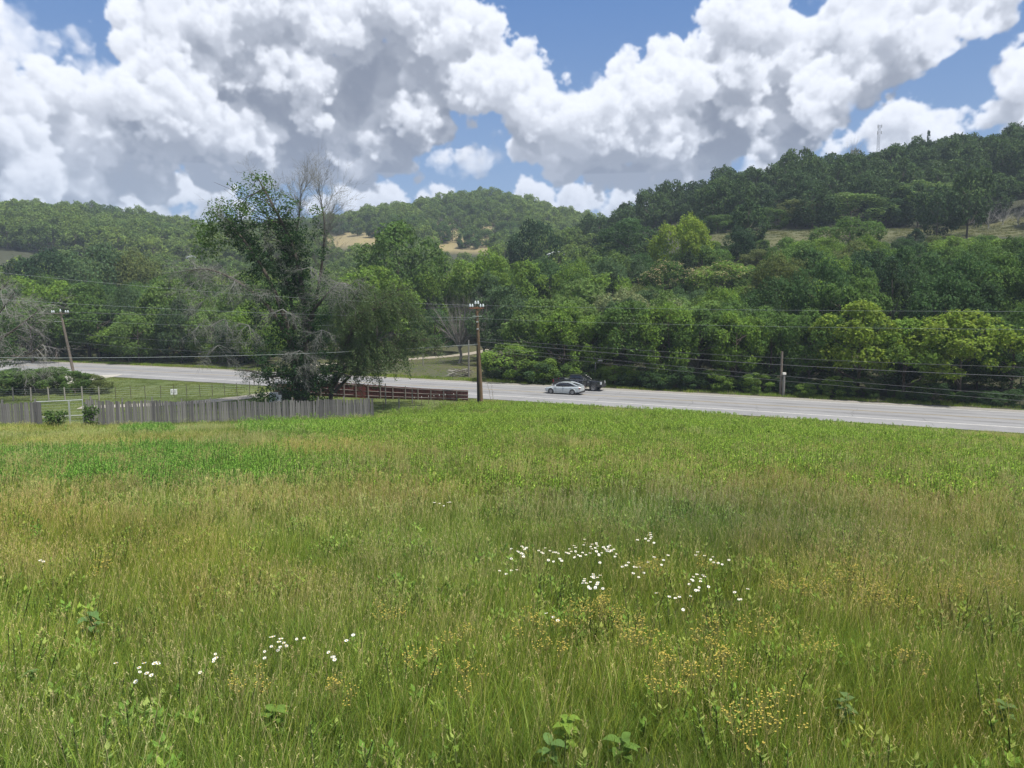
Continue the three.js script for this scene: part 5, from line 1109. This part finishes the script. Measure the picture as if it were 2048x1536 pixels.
{ // black crew cab pickup parked on the far shoulder, facing right
  const p = flat(1158, 779.5), g = group(p[0], 0.02, p[2], -roadTurn + 0.02);
  const black = new THREE.MeshPhysicalMaterial({ color: rgb(0.012, 0.013, 0.016), roughness: 0.25, clearcoat: 1, clearcoatRoughness: 0.04 });
  part(g, 'hood', loft([[1.2, 0.97, 0.5, 1.32], [1.8, 0.97, 0.5, 1.33], [2.5, 0.96, 0.5, 1.28], [2.9, 0.93, 0.52, 1.22], [3.06, 0.88, 0.55, 1.14]], 0.22, 28), black);
  part(g, 'cab', loft([[-0.98, 0.97, 0.48, 1.28], [-0.9, 0.98, 0.48, 1.30], [0.4, 0.98, 0.48, 1.30], [1.22, 0.975, 0.48, 1.31]], 0.2, 28), black);
  part(g, 'window', loft([[-0.93, 0.88, 1.22, 1.76, 0.76], [-0.7, 0.90, 1.22, 1.86, 0.76], [0.1, 0.90, 1.22, 1.88, 0.76], [0.55, 0.90, 1.22, 1.82, 0.75], [0.95, 0.88, 1.22, 1.56, 0.76], [1.3, 0.85, 1.22, 1.34, 0.80]], 0.3, 24), glassDark, 'dark cab glass');
  part(g, 'roof', loft([[-0.95, 0.72, 1.78, 1.86], [-0.75, 0.78, 1.80, 1.93], [0.1, 0.80, 1.82, 1.95], [0.5, 0.77, 1.80, 1.90], [0.62, 0.72, 1.76, 1.82]], 0.4, 20), black);
  part(g, 'bed_front', new MB().box(-1.02, 0.92, 0, 0.06, 0.82, 1.84).build(), black);
  part(g, 'bed_floor', new MB().box(-2.05, 0.74, 0, 2.05, 0.08, 1.78).build(), trim);
  part(g, 'tailgate', new MB().box(-3.07, 0.98, 0, 0.07, 0.70, 1.80).build(), black);
  part(g, 'rear_bumper', new MB().box(-3.16, 0.58, 0, 0.18, 0.2, 1.9).build(), chrome); part(g, 'front_bumper', new MB().box(3.1, 0.62, 0, 0.16, 0.26, 1.88).build(), trim);
  part(g, 'grille', new MB().box(3.07, 0.98, 0, 0.05, 0.34, 1.2).build(), chrome);
  part(g, 'tool_box', new MB().box(-1.32, 1.33, 0, 0.5, 0.2, 1.76).build(), mat(rgb(0.62, 0.63, 0.64), 0.35, { metalness: 0.7 }), 'bright metal tool box across the bed');
  part(g, 'tool_box_lid', new MB().box(-1.32, 1.45, 0, 0.54, 0.05, 1.8).build(), chrome);
  for (const s of [-1, 1]) {
    part(g, 'bed_side', loft([[-3.05, 0.055, 0.55, 1.3], [-2.9, 0.06, 0.5, 1.33], [-1.02, 0.06, 0.5, 1.33]], 0.3, 14).translate(0, 0, 0.93 * s), black);
    part(g, 'pillar', new MB().tube([[1.3, 1.3, 0.87 * s], [0.95, 1.55, 0.83 * s], [0.56, 1.8, 0.77 * s]], 0.045, 6).build(), black); part(g, 'pillar', new MB().tube([[0.05, 1.28, 0.92 * s], [0.02, 1.84, 0.78 * s]], 0.05, 6).build(), black); part(g, 'pillar', new MB().tube([[-0.9, 1.28, 0.92 * s], [-0.88, 1.82, 0.77 * s]], 0.06, 6).build(), black);
    part(g, 'window_trim', new MB().tube([[-0.86, 1.29, 0.945 * s], [1.18, 1.30, 0.935 * s]], 0.02, 5).build(), chrome);
    part(g, 'mirror', new MB().box(0.98, 1.45, 1.14 * s, 0.12, 0.26, 0.22).build(), chrome); part(g, 'mirror_arm', new MB().box(1.0, 1.38, 0.99 * s, 0.06, 0.05, 0.2).build(), trim);
    part(g, 'door_handle', new MB().box(0.2, 1.12, 0.985 * s, 0.2, 0.045, 0.04).build(), chrome); part(g, 'door_handle', new MB().box(-0.75, 1.12, 0.985 * s, 0.2, 0.045, 0.04).build(), chrome);
    part(g, 'headlight', new MB().box(2.98, 1.0, 0.78 * s, 0.18, 0.32, 0.26).build(), clearLens); part(g, 'tail_light', new MB().box(-3.03, 1.08, 0.93 * s, 0.12, 0.36, 0.14).build(), redLens); part(g, 'running_board', new MB().box(0.15, 0.42, 0.98 * s, 2.3, 0.07, 0.16).build(), trim); part(g, 'fender_badge', new MB().box(1.5, 1.1, 0.985 * s, 0.2, 0.08, 0.02).build(), chrome);
    for (const x of [-2.05, 2.1]) { well(g, x, 0.985 * s, 0.46); wheel(g, x, 0.90 * s, 0.41, 0.28, chrome, 6); arch(g, x, 0.985 * s, 0.475, black); }
    part(g, 'door_seam', new MB().tube([[0.05, 0.56, 0.992 * s], [0.05, 1.28, 0.985 * s]], 0.008, 4).build(), trim);
  }
  put(g, 'pickup_truck', 'black crew cab pickup truck parked on the gravel shoulder, silver tool box in its bed', 'truck');
}
// ---------------------------------------------------------------- the field: grasses, weeds and flowers
function blade(b, rnd, x, z, high, wide, lean, c, segs = 3) {
  const a = rnd() * 6.2832, f = rnd() * 6.2832, lx = Math.cos(a) * lean, lz = Math.sin(a) * lean, sx = Math.cos(f), sz = Math.sin(f), n = unit([-sz, 0.35, sx]);
  let p0, p1;
  for (let k = 0; k <= segs; k++) {
    const t = k / segs, w = wide * (1 - Math.pow(t, 1.6)) * 0.5, y = high * t * (1 - 0.25 * lean * t), px = x + lx * high * t * t, pz = z + lz * high * t * t, s = 0.86 + 0.28 * rnd();
    if (k === segs) { const q = b.v(px, y, pz, ...n, 0, 0, [c[0] * s, c[1] * s, c[2] * s]); b.i.push(p0, p1, q); break; }
    const q0 = b.v(px - sx * w, y, pz - sz * w, ...n, 0, 0, [c[0] * s, c[1] * s, c[2] * s]), q1 = b.v(px + sx * w, y, pz + sz * w, ...n, 0, 0, [c[0] * s, c[1] * s, c[2] * s]);
    if (k) b.quad(p0, p1, q1, q0);
    p0 = q0; p1 = q1;
  }
}
const GREEN = [0.190, 0.285, 0.042], DEEPG = [0.130, 0.220, 0.036], YELLOWG = [0.285, 0.340, 0.055], STRAW = [0.46, 0.41, 0.18], ROSE = [0.41, 0.32, 0.15], OLIVE = [0.22, 0.26, 0.065], PALE = [0.42, 0.46, 0.165];
function pick(rnd, list) { let t = rnd(), k = 0; for (; k < list.length - 1 && t > list[k][1]; k++) t -= list[k][1]; return list[k][0]; }
function grassTuft(seed, n, spread, high, wide, palette, lean = 0.5, segs = 3) {
  const rnd = random(seed), b = new MB();
  for (let k = 0; k < n; k++) { const r = spread * Math.sqrt(rnd()), a = rnd() * 6.2832; blade(b, rnd, Math.cos(a) * r, Math.sin(a) * r, high * (0.35 + 0.75 * rnd()), wide * (0.6 + 0.8 * rnd()), lean * (0.2 + rnd()), pick(rnd, palette), segs); }
  return b.build();
}
function seedTuft(seed, n, spread, high, stem, head, palette) {       // fine stems carrying loose seed heads
  const rnd = random(seed), b = new MB();
  for (let k = 0; k < n; k++) {
    const r = spread * Math.sqrt(rnd()), a = rnd() * 6.2832, h = high * (0.7 + 0.45 * rnd()), c = pick(rnd, palette), x = Math.cos(a) * r, z = Math.sin(a) * r, g = rnd() * 6.2832, l = 0.12 + rnd() * 0.25, tx = x + Math.cos(g) * l * h, tz = z + Math.sin(g) * l * h;
    blade(b, rnd, x, z, h * 0.5, stem * 1.6, 0.3, [c[0] * 0.7, c[1] * 0.85, c[2] * 0.7], 2);
    const f = rnd() * 6.28, sx = Math.cos(f) * stem * 0.5, sz = Math.sin(f) * stem * 0.5, nn = unit([-sz, stem * 0.2, sx]);
    const i0 = b.v(x - sx, 0, z - sz, ...nn, 0, 0, c), i1 = b.v(x + sx, 0, z + sz, ...nn, 0, 0, c), i2 = b.v(tx + sx * 0.6, h, tz + sz * 0.6, ...nn, 0, 0, c), i3 = b.v(tx - sx * 0.6, h, tz - sz * 0.6, ...nn, 0, 0, c);
    b.quad(i0, i1, i2, i3);
    for (let j = 0; j < 5; j++) { const e = ball(rnd), d = unit([e[0] * 0.7 + Math.cos(g) * 0.4, 0.75, e[2] * 0.7 + Math.sin(g) * 0.4]), sd = unit(cross(d, ball(rnd))); b.leaf(tx + (x - tx) * j * 0.035, h - j * head * 0.42, tz + (z - tz) * j * 0.035, d, sd, head * (0.7 + 0.5 * rnd()), head * 0.16, c); }
  }
  return b.build();
}
function weed(seed, high, leaves, size, palette) {                    // leafy upright stems, leaves denser towards the top
  const rnd = random(seed), b = new MB();
  for (let s = 0; s < 3; s++) {
    const a = rnd() * 6.2832, bx = Math.cos(a) * 0.1, bz = Math.sin(a) * 0.1, tx = bx + Math.cos(a) * 0.1, tz = bz + Math.sin(a) * 0.1, h = high * (0.75 + 0.35 * rnd());
    b.color = [0.09, 0.115, 0.035]; b.tube([[bx, 0, bz], [tx, h, tz]], [0.008, 0.004], 3, false); b.color = null;
    for (let k = 0; k < leaves / 3; k++) {
      const t = Math.pow(rnd(), 0.55), c = pick(rnd, palette), g = rnd() * 6.2832, up = 0.15 + 0.5 * t, d = unit([Math.cos(g), up, Math.sin(g)]), sd = unit(cross(d, [0, 1, 0])), q = 0.8 + 0.4 * rnd();
      b.leaf(mix(bx, tx, t), h * t, mix(bz, tz, t), d, sd, size * (0.6 + 0.7 * rnd()) * (1.15 - 0.45 * t), size * 0.17, [c[0] * q, c[1] * q, c[2] * q]);
    }
  }
  return b.build();
}
const grassMat = new THREE.MeshPhysicalMaterial({ color: 0xffffff, roughness: 0.85, transmission: 0.42, thickness: 0, side: THREE.DoubleSide, vertexColors: true, specularIntensity: 0.12 });
const NP = [[GREEN, 0.46], [YELLOWG, 0.22], [DEEPG, 0.17], [OLIVE, 0.06], [PALE, 0.05], [STRAW, 0.04]];
// patches seen in the field, in picture coordinates of the ground: column, row, half width, half height
const weedPatches = [[380, 948, 340, 42, 1], [90, 955, 190, 40, 0.9], [620, 960, 160, 34, 0.8], [800, 880, 230, 36, 0.9], [1010, 890, 260, 46, 0.9], [1250, 890, 330, 46, 1], [1500, 910, 300, 56, 1], [1760, 935, 260, 60, 1], [1960, 960, 180, 60, 0.9], [1000, 970, 260, 40, 0.55], [1300, 965, 220, 34, 0.6], [960, 836, 210, 22, 1], [1190, 838, 260, 28, 0.8], [640, 862, 150, 26, 0.7], [300, 868, 60, 10, 0.4], [830, 915, 90, 30, 0.5]];
const dryPatches = [[80, 1100, 200, 90, 0.55], [330, 1120, 160, 60, 0.6], [1880, 1160, 260, 110, 0.75], [1600, 1130, 130, 60, 0.6], [260, 880, 330, 26, 0.3], [640, 905, 90, 20, 0.7], [1930, 890, 190, 26, 0.35], [520, 1210, 170, 40, 0.6], [390, 1250, 60, 30, 0.8], [1700, 1010, 300, 50, 0.4], [1850, 1500, 220, 60, 0.7], [640, 1010, 260, 30, 0.5]];
function inPatch(list, px, py) { let s = 0; for (const [x, y, a, b, w] of list) { const e = ((px - x) / a) ** 2 + ((py - y) / b) ** 2; if (e < 1.6) s = Math.max(s, w * smooth(1.6, 0.55, e)); } return s; }
function inField(x, d) { return d < fenceDepth(x) - 0.25 && across(x, d) < -0.35; }
function sow(name, label, category, geos, d0, d1, perM2, opt) {
  const rnd = random(opt.seed), count = Math.round(0.92 * (d1 * d1 - d0 * d0) * perM2), lists = geos.map(() => []), m = new THREE.Matrix4(), q = new THREE.Quaternion(), e = new THREE.Euler();
  for (let k = 0; k < count; k++) {
    const d = Math.sqrt(mix(d0 * d0, d1 * d1, rnd())), x = (rnd() * 1.84 - 0.92) * d, a = rnd(), b = rnd(), c = rnd();
    if (!(opt.where ?? inField)(x, d)) continue;
    const y = ground(x, d), [px, py] = pixelOf(x, y, d), s = opt.size(px, py, x, d, a, b);
    if (s <= 0) continue;
    const col = opt.color ? opt.color(px, py, x, d, c) : [1, 1, 1];
    lists[Math.floor(c * geos.length)].push([x, y - 0.015, -d, s, opt.tall ? opt.tall(x, d, px, py) : 1, b * 6.2832, (a - 0.5) * 0.2, col]);
  }
  let n = 0;
  lists.forEach((l, k) => {
    if (!l.length) return;
    const im = new THREE.InstancedMesh(geos[k], grassMat, l.length);
    l.forEach(([x, y, z, s, t, turn, tip, col], j) => { q.setFromEuler(e.set(tip, turn, tip * 0.7)); m.compose(new THREE.Vector3(x, y, z), q, new THREE.Vector3(s, s * t, s)); im.setMatrixAt(j, m); im.setColorAt(j, rgb(...col)); });
    im.castShadow = im.receiveShadow = true;
    n += l.length;
    stuff(im, name, label, category);
  });
  return n;
}
const tint = (px, py, x, d, c) => { const n = 0.16 + Math.max(0.8, 0.98 + 0.5 * fbm(x * 0.35, d * 0.35, 33, 3) + 0.35 * fbm(x * 0.09, d * 0.09, 38, 2) + (c - 0.5) * 0.3), dry = inPatch(dryPatches, px, py) * 0.12, y = 0.3 * fbm(x * 0.12, d * 0.12, 51, 2); return [n * (1 + dry + y), n * (1 + y * 0.4), n * (1 - y)]; };
const short = (x, d) => mix(1, 0.42, smooth(-6, -1, across(x, d)));
let sown = 0;
{
  const nearG = [1, 2, 3, 4].map((k) => grassTuft(k, 32, 0.17, 0.50, 0.0066, NP, 0.7, 4)), midG = [5, 6, 7].map((k) => grassTuft(k, 38, 0.26, 0.48, 0.011, NP, 0.65, 3)), farG = [8, 9].map((k) => grassTuft(k, 46, 0.42, 0.44, 0.022, NP, 0.6, 2));
  const SP = [[STRAW, 0.36], [ROSE, 0.16], [PALE, 0.30], [YELLOWG, 0.18]];
  const nearS = [11, 12, 13].map((k) => seedTuft(k, 11, 0.18, 0.58, 0.0028, 0.022, SP)), midS = [14, 15].map((k) => seedTuft(k, 15, 0.28, 0.58, 0.0042, 0.034, SP)), farS = [16].map((k) => seedTuft(k, 20, 0.45, 0.52, 0.009, 0.055, [[PALE, 0.5], [YELLOWG, 0.3], [STRAW, 0.2]]));
  const notWeed = (px, py) => 1 - 0.5 * inPatch(weedPatches, px, py);
  const base = (lo, hi) => (px, py, x, d, a, b) => a < notWeed(px, py) ? mix(lo, hi, b) * (0.85 + 0.5 * fbm(x * 0.5, d * 0.5, 8, 2)) : 0;
  const T = (n, geos, d0, d1, per, seed, size, label) => { sown += sow(n, label, n.includes('seed') ? 'seed grass' : 'grass', geos, d0, d1, per, { seed, size, color: tint, tall: short }); };
  T('field_grass', nearG, 2.4, 7.5, 60, 111, (px, py, x, d, a, b) => 0.7 + 0.45 * b, 'dense tall grass at the bottom of the picture');
  T('field_grass', nearG, 2.6, 14, 62, 101, base(0.75, 1.2), 'tall mixed grass of the near part of the field'); T('field_grass', midG, 14, 34, 30, 102, base(0.8, 1.2), 'tall grass across the middle of the field'); T('field_grass', farG, 34, 84, 13, 103, base(0.8, 1.15), 'tall grass of the far part of the field down to the road');
  const dryS = (p0) => (px, py, x, d, a, b) => { const s = clamp(p0 + 0.42 * inPatch(dryPatches, px, py) * (0.6 + 2 * fbm(x * 0.4, d * 0.4, 17, 3)) + 0.8 * fbm(x * 0.3, d * 0.3, 71, 3), 0.04, 1) * notWeed(px, py); return a < s ? 0.75 + 0.4 * b : 0; };
  T('seed_grass', nearS, 2.6, 14, 46, 104, dryS(0.32), 'straw coloured seed heads in the near part of the field'); T('seed_grass', midS, 14, 34, 22, 105, dryS(0.30), 'straw coloured seed heads across the middle of the field'); T('seed_grass', farS, 34, 84, 6, 106, dryS(0.14), 'straw coloured seed heads in the far part of the field');
  // leafy weeds: the bright green drifts
  const WP = [[[0.22, 0.37, 0.050], 0.45], [[0.155, 0.28, 0.042], 0.22], [[0.35, 0.48, 0.085], 0.33]];
  const weeds = [21, 22, 23].map((k) => weed(k, 0.62, 54, 0.085, WP)), weedsFar = [24, 25].map((k) => weed(k, 0.58, 42, 0.125, WP));
  const inW = (px, py, x, d, a, b) => { const n = inPatch(weedPatches, px, py) * (0.62 + 2.9 * fbm(x * 0.16, d * 0.2, 91, 4)) + (perlin.noise(x * 0.5, d * 0.5, 77) > 0.35 ? 0.05 : 0); return a < n ? 0.7 + 0.55 * b : 0; };
  const wt = (px, py, x, d, c) => { const n = 0.92 + 0.3 * (c - 0.5) + 0.25 * fbm(x * 0.2, d * 0.2, 12, 2), left = smooth(900, 300, px); return [n * mix(1.15, 0.84, left), n * mix(1.12, 1.06, left), n * mix(1, 1.1, left)]; };
  sown += sow('leafy_weeds', 'bright green leafy weeds in drifts across the field', 'weeds', weeds, 12, 36, 20, { seed: 201, size: inW, color: wt }); sown += sow('leafy_weeds', 'bright green leafy weeds near the foot of the field', 'weeds', weedsFar, 36, 84, 9, { seed: 202, size: inW, color: wt, tall: (x, d) => mix(1, 0.55, smooth(-5, -1, across(x, d))) });
  // clover and low herbs between the grasses nearby
  const HP = [[[0.13, 0.23, 0.04], 0.5], [[0.20, 0.29, 0.05], 0.3], [[0.31, 0.38, 0.10], 0.2]], herb = [weed(31, 0.26, 36, 0.085, HP), weed(32, 0.34, 48, 0.055, HP), weed(33, 0.42, 60, 0.04, HP), weed(34, 0.20, 24, 0.12, HP)];
  sown += sow('low_herbs', 'low leafy herbs among the near grass', 'herbs', herb, 2.6, 22, 26, { seed: 203, size: (px, py, x, d, a, b) => a < 0.22 + 1.8 * fbm(x * 0.6, d * 0.6, 14, 3) ? 0.6 + 0.8 * b : 0, color: tint });
  const coarse = [51, 52].map((k) => grassTuft(k, 12, 0.10, 0.72, 0.011, [[GREEN, 0.6], [YELLOWG, 0.25], [STRAW, 0.15]], 0.9, 6));
  sown += sow('coarse_grass', 'long arching coarse grass blades nearest the camera', 'grass', coarse, 3, 13, 2.2, { seed: 207, size: (px, py, x, d, a, b) => a < 0.35 + 1.3 * fbm(x * 0.5, d * 0.5, 19, 2) ? 0.7 + 0.5 * b : 0, color: tint });
  // mown lawn of the yard, verge across the road, the shelf meadow
  const lawn = [41, 42].map((k) => grassTuft(k, 60, 0.5, 0.11, 0.022, [[[0.17, 0.23, 0.055], 0.6], [[0.24, 0.26, 0.085], 0.4]], 0.6, 2));
  sown += sow('lawn_grass', 'short mown grass of the yard behind the fences', 'grass', lawn, 56, 108, 3.4, { seed: 204, where: (x, d) => lawnShare(x, d) && across(x, d) < -0.4 && x > -95, size: (px, py, x, d, a, b) => 0.8 + 0.5 * b, color: tint });
  const verge = [43, 44].map((k) => grassTuft(k, 50, 0.5, 0.34, 0.03, NP, 0.5, 2));
  sown += sow('verge_grass', 'rough grass along the wooded side of the road', 'grass', verge, 70, 160, 2.6, { seed: 205, where: (x, d) => { const o = across(x, d); return o > SHOULDER + 0.1 && o < (x < 4 ? 45 : 20); }, size: (px, py, x, d, a, b) => { const o = across(x, d); return (o < SHOULDER + 3 ? 0.9 + 0.9 * fbm(x * 0.3, d * 0.3, 3, 2) : a < 0.6 ? 0.4 : 0) * (0.7 + 0.6 * b); }, color: tint });
  const pasture = [45].map((k) => grassTuft(k, 40, 0.9, 0.5, 0.08, [[[0.19, 0.20, 0.085], 0.7], [[0.13, 0.155, 0.06], 0.3]], 0.5, 2));
  sown += sow('meadow_grass', 'rough grass of the shelf meadow on the right hill', 'grass', pasture, 174, 216, 0.9, { seed: 206, where: (x, d) => meadowShare(x, d), size: (px, py, x, d, a, b) => 0.4 + 0.7 * b * b, color: tint });
}
console.log('sown', sown);
// daisies: white rays round a yellow disc on a stem
const daisyParts = (() => {
  const stem = new MB(), rays = new MB();
  stem.tube([[0, 0, 0], [0.012, 0.24, 0], [0.0, 0.5, 0.01]], [0.003, 0.0026, 0.002], 5);
  for (let k = 0; k < 16; k++) { const a = k / 16 * 6.2832, d = [Math.cos(a), 0.08, Math.sin(a)]; rays.leaf(d[0] * 0.007, 0.502, 0.01 + d[2] * 0.007, unit(d), unit([-d[2], 0.05, d[0]]), 0.024, 0.0042); }
  return [stem.build(), rays.build(), new THREE.SphereGeometry(0.009, 10, 6).scale(1, 0.55, 1).translate(0, 0.506, 0.01)];
})();
{
  const stemMat = mat(rgb(0.13, 0.18, 0.05), 0.8), white = new THREE.MeshPhysicalMaterial({ color: rgb(0.72, 0.72, 0.70), roughness: 0.8, side: THREE.DoubleSide }), gold = mat(rgb(0.62, 0.40, 0.03), 0.8), rnd = random(555);
  const first = group(); part(first, 'stem', daisyParts[0], stemMat); part(first, 'petals', daisyParts[1], white); part(first, 'disc', daisyParts[2], gold);
  // [column, row, spread, count, where]
  const sets = [
    [1043, 1092, 22, 9, 13, 'in the left drift of the middle daisy patch'], [1105, 1102, 30, 9, 16, 'in the left drift of the middle daisy patch'], [1182, 1092, 38, 16, 34, 'in the densest daisy drift in mid field'], [1228, 1098, 8, 7, 6, 'in the densest daisy drift in mid field'], [1264, 1124, 22, 6, 9, 'right below the densest daisy drift'], [1290, 1070, 24, 8, 11, 'in the highest small daisy group in mid field'], [1185, 1154, 22, 8, 19, 'in the compact daisy group below the densest drift'], [1390, 1152, 20, 8, 14, 'in the compact daisy group right of the yellow flowers'], [1318, 1112, 16, 6, 5, 'right below the densest daisy drift'], [1425, 1106, 34, 10, 9, 'in the loose daisy group at the right'],
    [1345, 1190, 30, 5, 6, 'scattered below the right daisy groups'], [1480, 1180, 20, 8, 4, 'scattered below the right daisy groups'], [1105, 1226, 12, 4, 3, 'in the trio nearest the yellow flowers in mid field'], [545, 1277, 34, 12, 10, 'in the row of daisies left of centre in front'], [600, 1262, 10, 5, 3, 'in the row of daisies left of centre in front'], [660, 1290, 18, 10, 4, 'in the pair of daisy stems nearest the centre in front'], [712, 1262, 5, 6, 2, 'in the pair of daisy stems nearest the centre in front'], [308, 1323, 42, 10, 10, 'in the largest nearest daisies at the left front'], [240, 1328, 2, 2, 1, 'leftmost of the large near daisies at the left front'], [445, 1305, 22, 10, 5, 'between the two front daisy groups'], [88, 1112, 10, 4, 2, 'alone at the far left of mid field'], [885, 1003, 12, 5, 6, 'in the distant small group before the green weeds'], [1000, 1140, 40, 5, 4, 'sparse left of the middle daisy patch'],
  ];
  let used1 = false;
  for (const [px, py, sx, sy, n, where] of sets) for (let k = 0; k < n; k++) {
    const a = rnd() * 6.2832, f = Math.sqrt(rnd()), h = 0.47 + rnd() * 0.08, [x, d, y] = hit(px + Math.cos(a) * sx * f, py + Math.sin(a) * sy * f, h), o = used1 ? first.clone() : first;
    used1 = true;
    o.position.set(x, y - 0.01, -d); o.scale.set(0.42 + 0.4 * rnd() + d * 0.010, h / 0.5, 0.52 + 0.2 * rnd() + d * 0.010); o.rotation.set((rnd() - 0.2) * 0.6, rnd() * 6.28, (rnd() - 0.5) * 0.35);
    put(o, 'daisy', n === 1 ? `white daisy, ${where}` : `white daisy ${where}`, 'daisy', `daisies ${where}`);
  }
}
{ // yellow flowering weeds: sprays of small ochre heads
  const rnd = random(66), stemMat = mat(rgb(0.24, 0.23, 0.06), 0.9), gold = new THREE.MeshPhysicalMaterial({ color: rgb(0.42, 0.33, 0.06), roughness: 0.85, side: THREE.DoubleSide });
  const kinds = [0, 1, 2].map((q) => { const r = random(700 + q), st = new MB(), fl = new MB();
    for (let s = 0; s < 6; s++) { const a = r() * 6.28, x = Math.cos(a) * 0.09, z = Math.sin(a) * 0.09, h = 0.42 + r() * 0.2; st.tube([[x * 0.5, 0, z * 0.5], [x, h * 0.7, z], [x * 1.4, h, z * 1.4]], [0.003, 0.0026, 0.002], 4, false);
      for (let k = 0; k < 9; k++) { const e = ball(r), ex = x * 1.4 + e[0] * 0.06, ez = z * 1.4 + e[2] * 0.06, ey = h + e[1] * 0.045; st.tube([[x * 1.2, h * 0.85, z * 1.2], [ex, ey, ez]], 0.0013, 3, false); for (let j = 0; j < 5; j++) { const g = j * 1.257, d = [Math.cos(g) * 0.8, 0.5, Math.sin(g) * 0.8]; fl.leaf(ex, ey, ez, unit(d), unit([-d[2], 0.1, d[0]]), 0.011, 0.003); } } }
    return [st.build(), fl.build()]; });
  const spots = [[1200, 1215], [1222, 1222], [1150, 1240], [1128, 1236], [1192, 1198], [1312, 1128], [1300, 1140], [1292, 1290], [1275, 1280], [1420, 1282], [1440, 1290], [1500, 1468], [1482, 1445], [950, 1362], [782, 1230], [918, 1270], [690, 1368], [1332, 1372], [1420, 1362], [1686, 1160], [1702, 1160], [1640, 1190], [1730, 1195], [1742, 1200], [1800, 1212], [1822, 1312], [1512, 1268], [500, 1366], [1355, 1345], [1560, 1440], [1100, 1300], [1060, 1265], [1258, 1250], [1580, 1190], [1470, 1320], [1640, 1290], [1560, 1160], [1905, 1180], [2000, 1165], [1410, 1130], [190, 1150], [845, 1330]];
  const labels = spots.map(([px, py]) => py > 1420 ? 'yellow flowering weed near the lower right corner of the centre' : px < 1000 ? 'lone yellow flowering weed in the left half of the field' : px < 1340 ? 'yellow flowering weed right below the daisies in mid field' : 'yellow flowering weed in the dry right part of the field');
  spots.forEach(([px, py], k) => { const [x, d, y] = hit(px, py, 0.5), [s, f] = kinds[k % 3], g = group(x, y - 0.01, -d, rnd() * 6.28); part(g, 'stem', s, stemMat); part(g, 'flower_heads', f, gold).userData.kind = 'stuff'; g.scale.setScalar(0.95 + rnd() * 0.3); put(g, 'yellow_wildflower', labels[k], 'wildflower', labels[k].replace('weed', 'weeds').replace('lone ', '')); });
}
{ // broad leaved plants close to the camera
  const plant = (px, py, n, size, high, c, label, seed) => {
    const [x, d, y] = hit(px, py, high * 0.7), g = group(x, y - 0.01, -d), rnd = random(seed), m = leafMat(...c, 0.3), st = new MB();
    m.roughness = 0.6;
    st.tube([[0, 0, 0], [0.01, high * 0.5, 0.01], [0, high, 0]], [0.006, 0.005, 0.003], 5);
    part(g, 'stem', st.build(), mat(rgb(0.14, 0.19, 0.06), 0.8));
    for (let k = 0; k < n; k++) {                                     // each leaf: a folded oval
      const b = new MB(), a = k * 2.399 + rnd() * 0.5, t = 0.45 + 0.55 * k / n, L = size * (0.75 + 0.5 * rnd()), up = 0.35 + rnd() * 0.5, dx = Math.cos(a), dz = Math.sin(a), seg = 6;
      for (let i = 0; i <= seg; i++) { const s = i / seg, w = L * 0.30 * Math.sin(Math.PI * Math.pow(s, 0.8)) + 0.0005, r = L * s, hgt = high * t + L * (up * s - 0.55 * s * s), q = 0.85 + 0.2 * rnd(); for (const e of [-1, 0, 1]) b.v(dx * r - dz * w * e, hgt + (e ? w * 0.3 : 0), dz * r + dx * w * e, 0, 1, 0, 0, 0, [q, q, q]); if (i) for (let e = 0; e < 2; e++) b.quad(i * 3 - 3 + e, i * 3 + e, i * 3 + e + 1, i * 3 - 2 + e); }
      const geo = b.build(); geo.computeVertexNormals(); part(g, 'leaf', geo, m);
    }
    put(g, 'broadleaf_weed', label, 'weed');
  };
  plant(910, 1505, 4, 0.085, 0.40, [0.17, 0.26, 0.04], 'small bright plant with three large leaves at the bottom centre', 1); plant(1135, 1462, 14, 0.11, 0.44, [0.17, 0.27, 0.04], 'leafy upright weed at the bottom right of centre', 2); plant(1245, 1500, 12, 0.13, 0.36, [0.115, 0.20, 0.04], 'dark broad leaved weed at the bottom, right of the leafy upright one', 3); plant(1100, 1505, 9, 0.12, 0.34, [0.12, 0.21, 0.06], 'bluish broad leaved weed in front of the leafy upright one', 4);
  plant(545, 1440, 14, 0.13, 0.36, [0.13, 0.22, 0.04], 'dark leafy weed at the bottom left of centre', 5); plant(182, 1245, 9, 0.15, 0.46, [0.12, 0.22, 0.065], 'bluish large leaved weed in the left of the field', 6); plant(60, 1360, 22, 0.07, 0.36, [0.13, 0.21, 0.06], 'fine leaved light weed at the lower left', 7); plant(1690, 1420, 16, 0.09, 0.46, [0.12, 0.19, 0.06], 'upright leafy weed at the lower right', 8); plant(2010, 1430, 18, 0.08, 0.42, [0.12, 0.19, 0.055], 'leafy weed at the lower right corner', 9);
}
renderer.render(scene, camera);
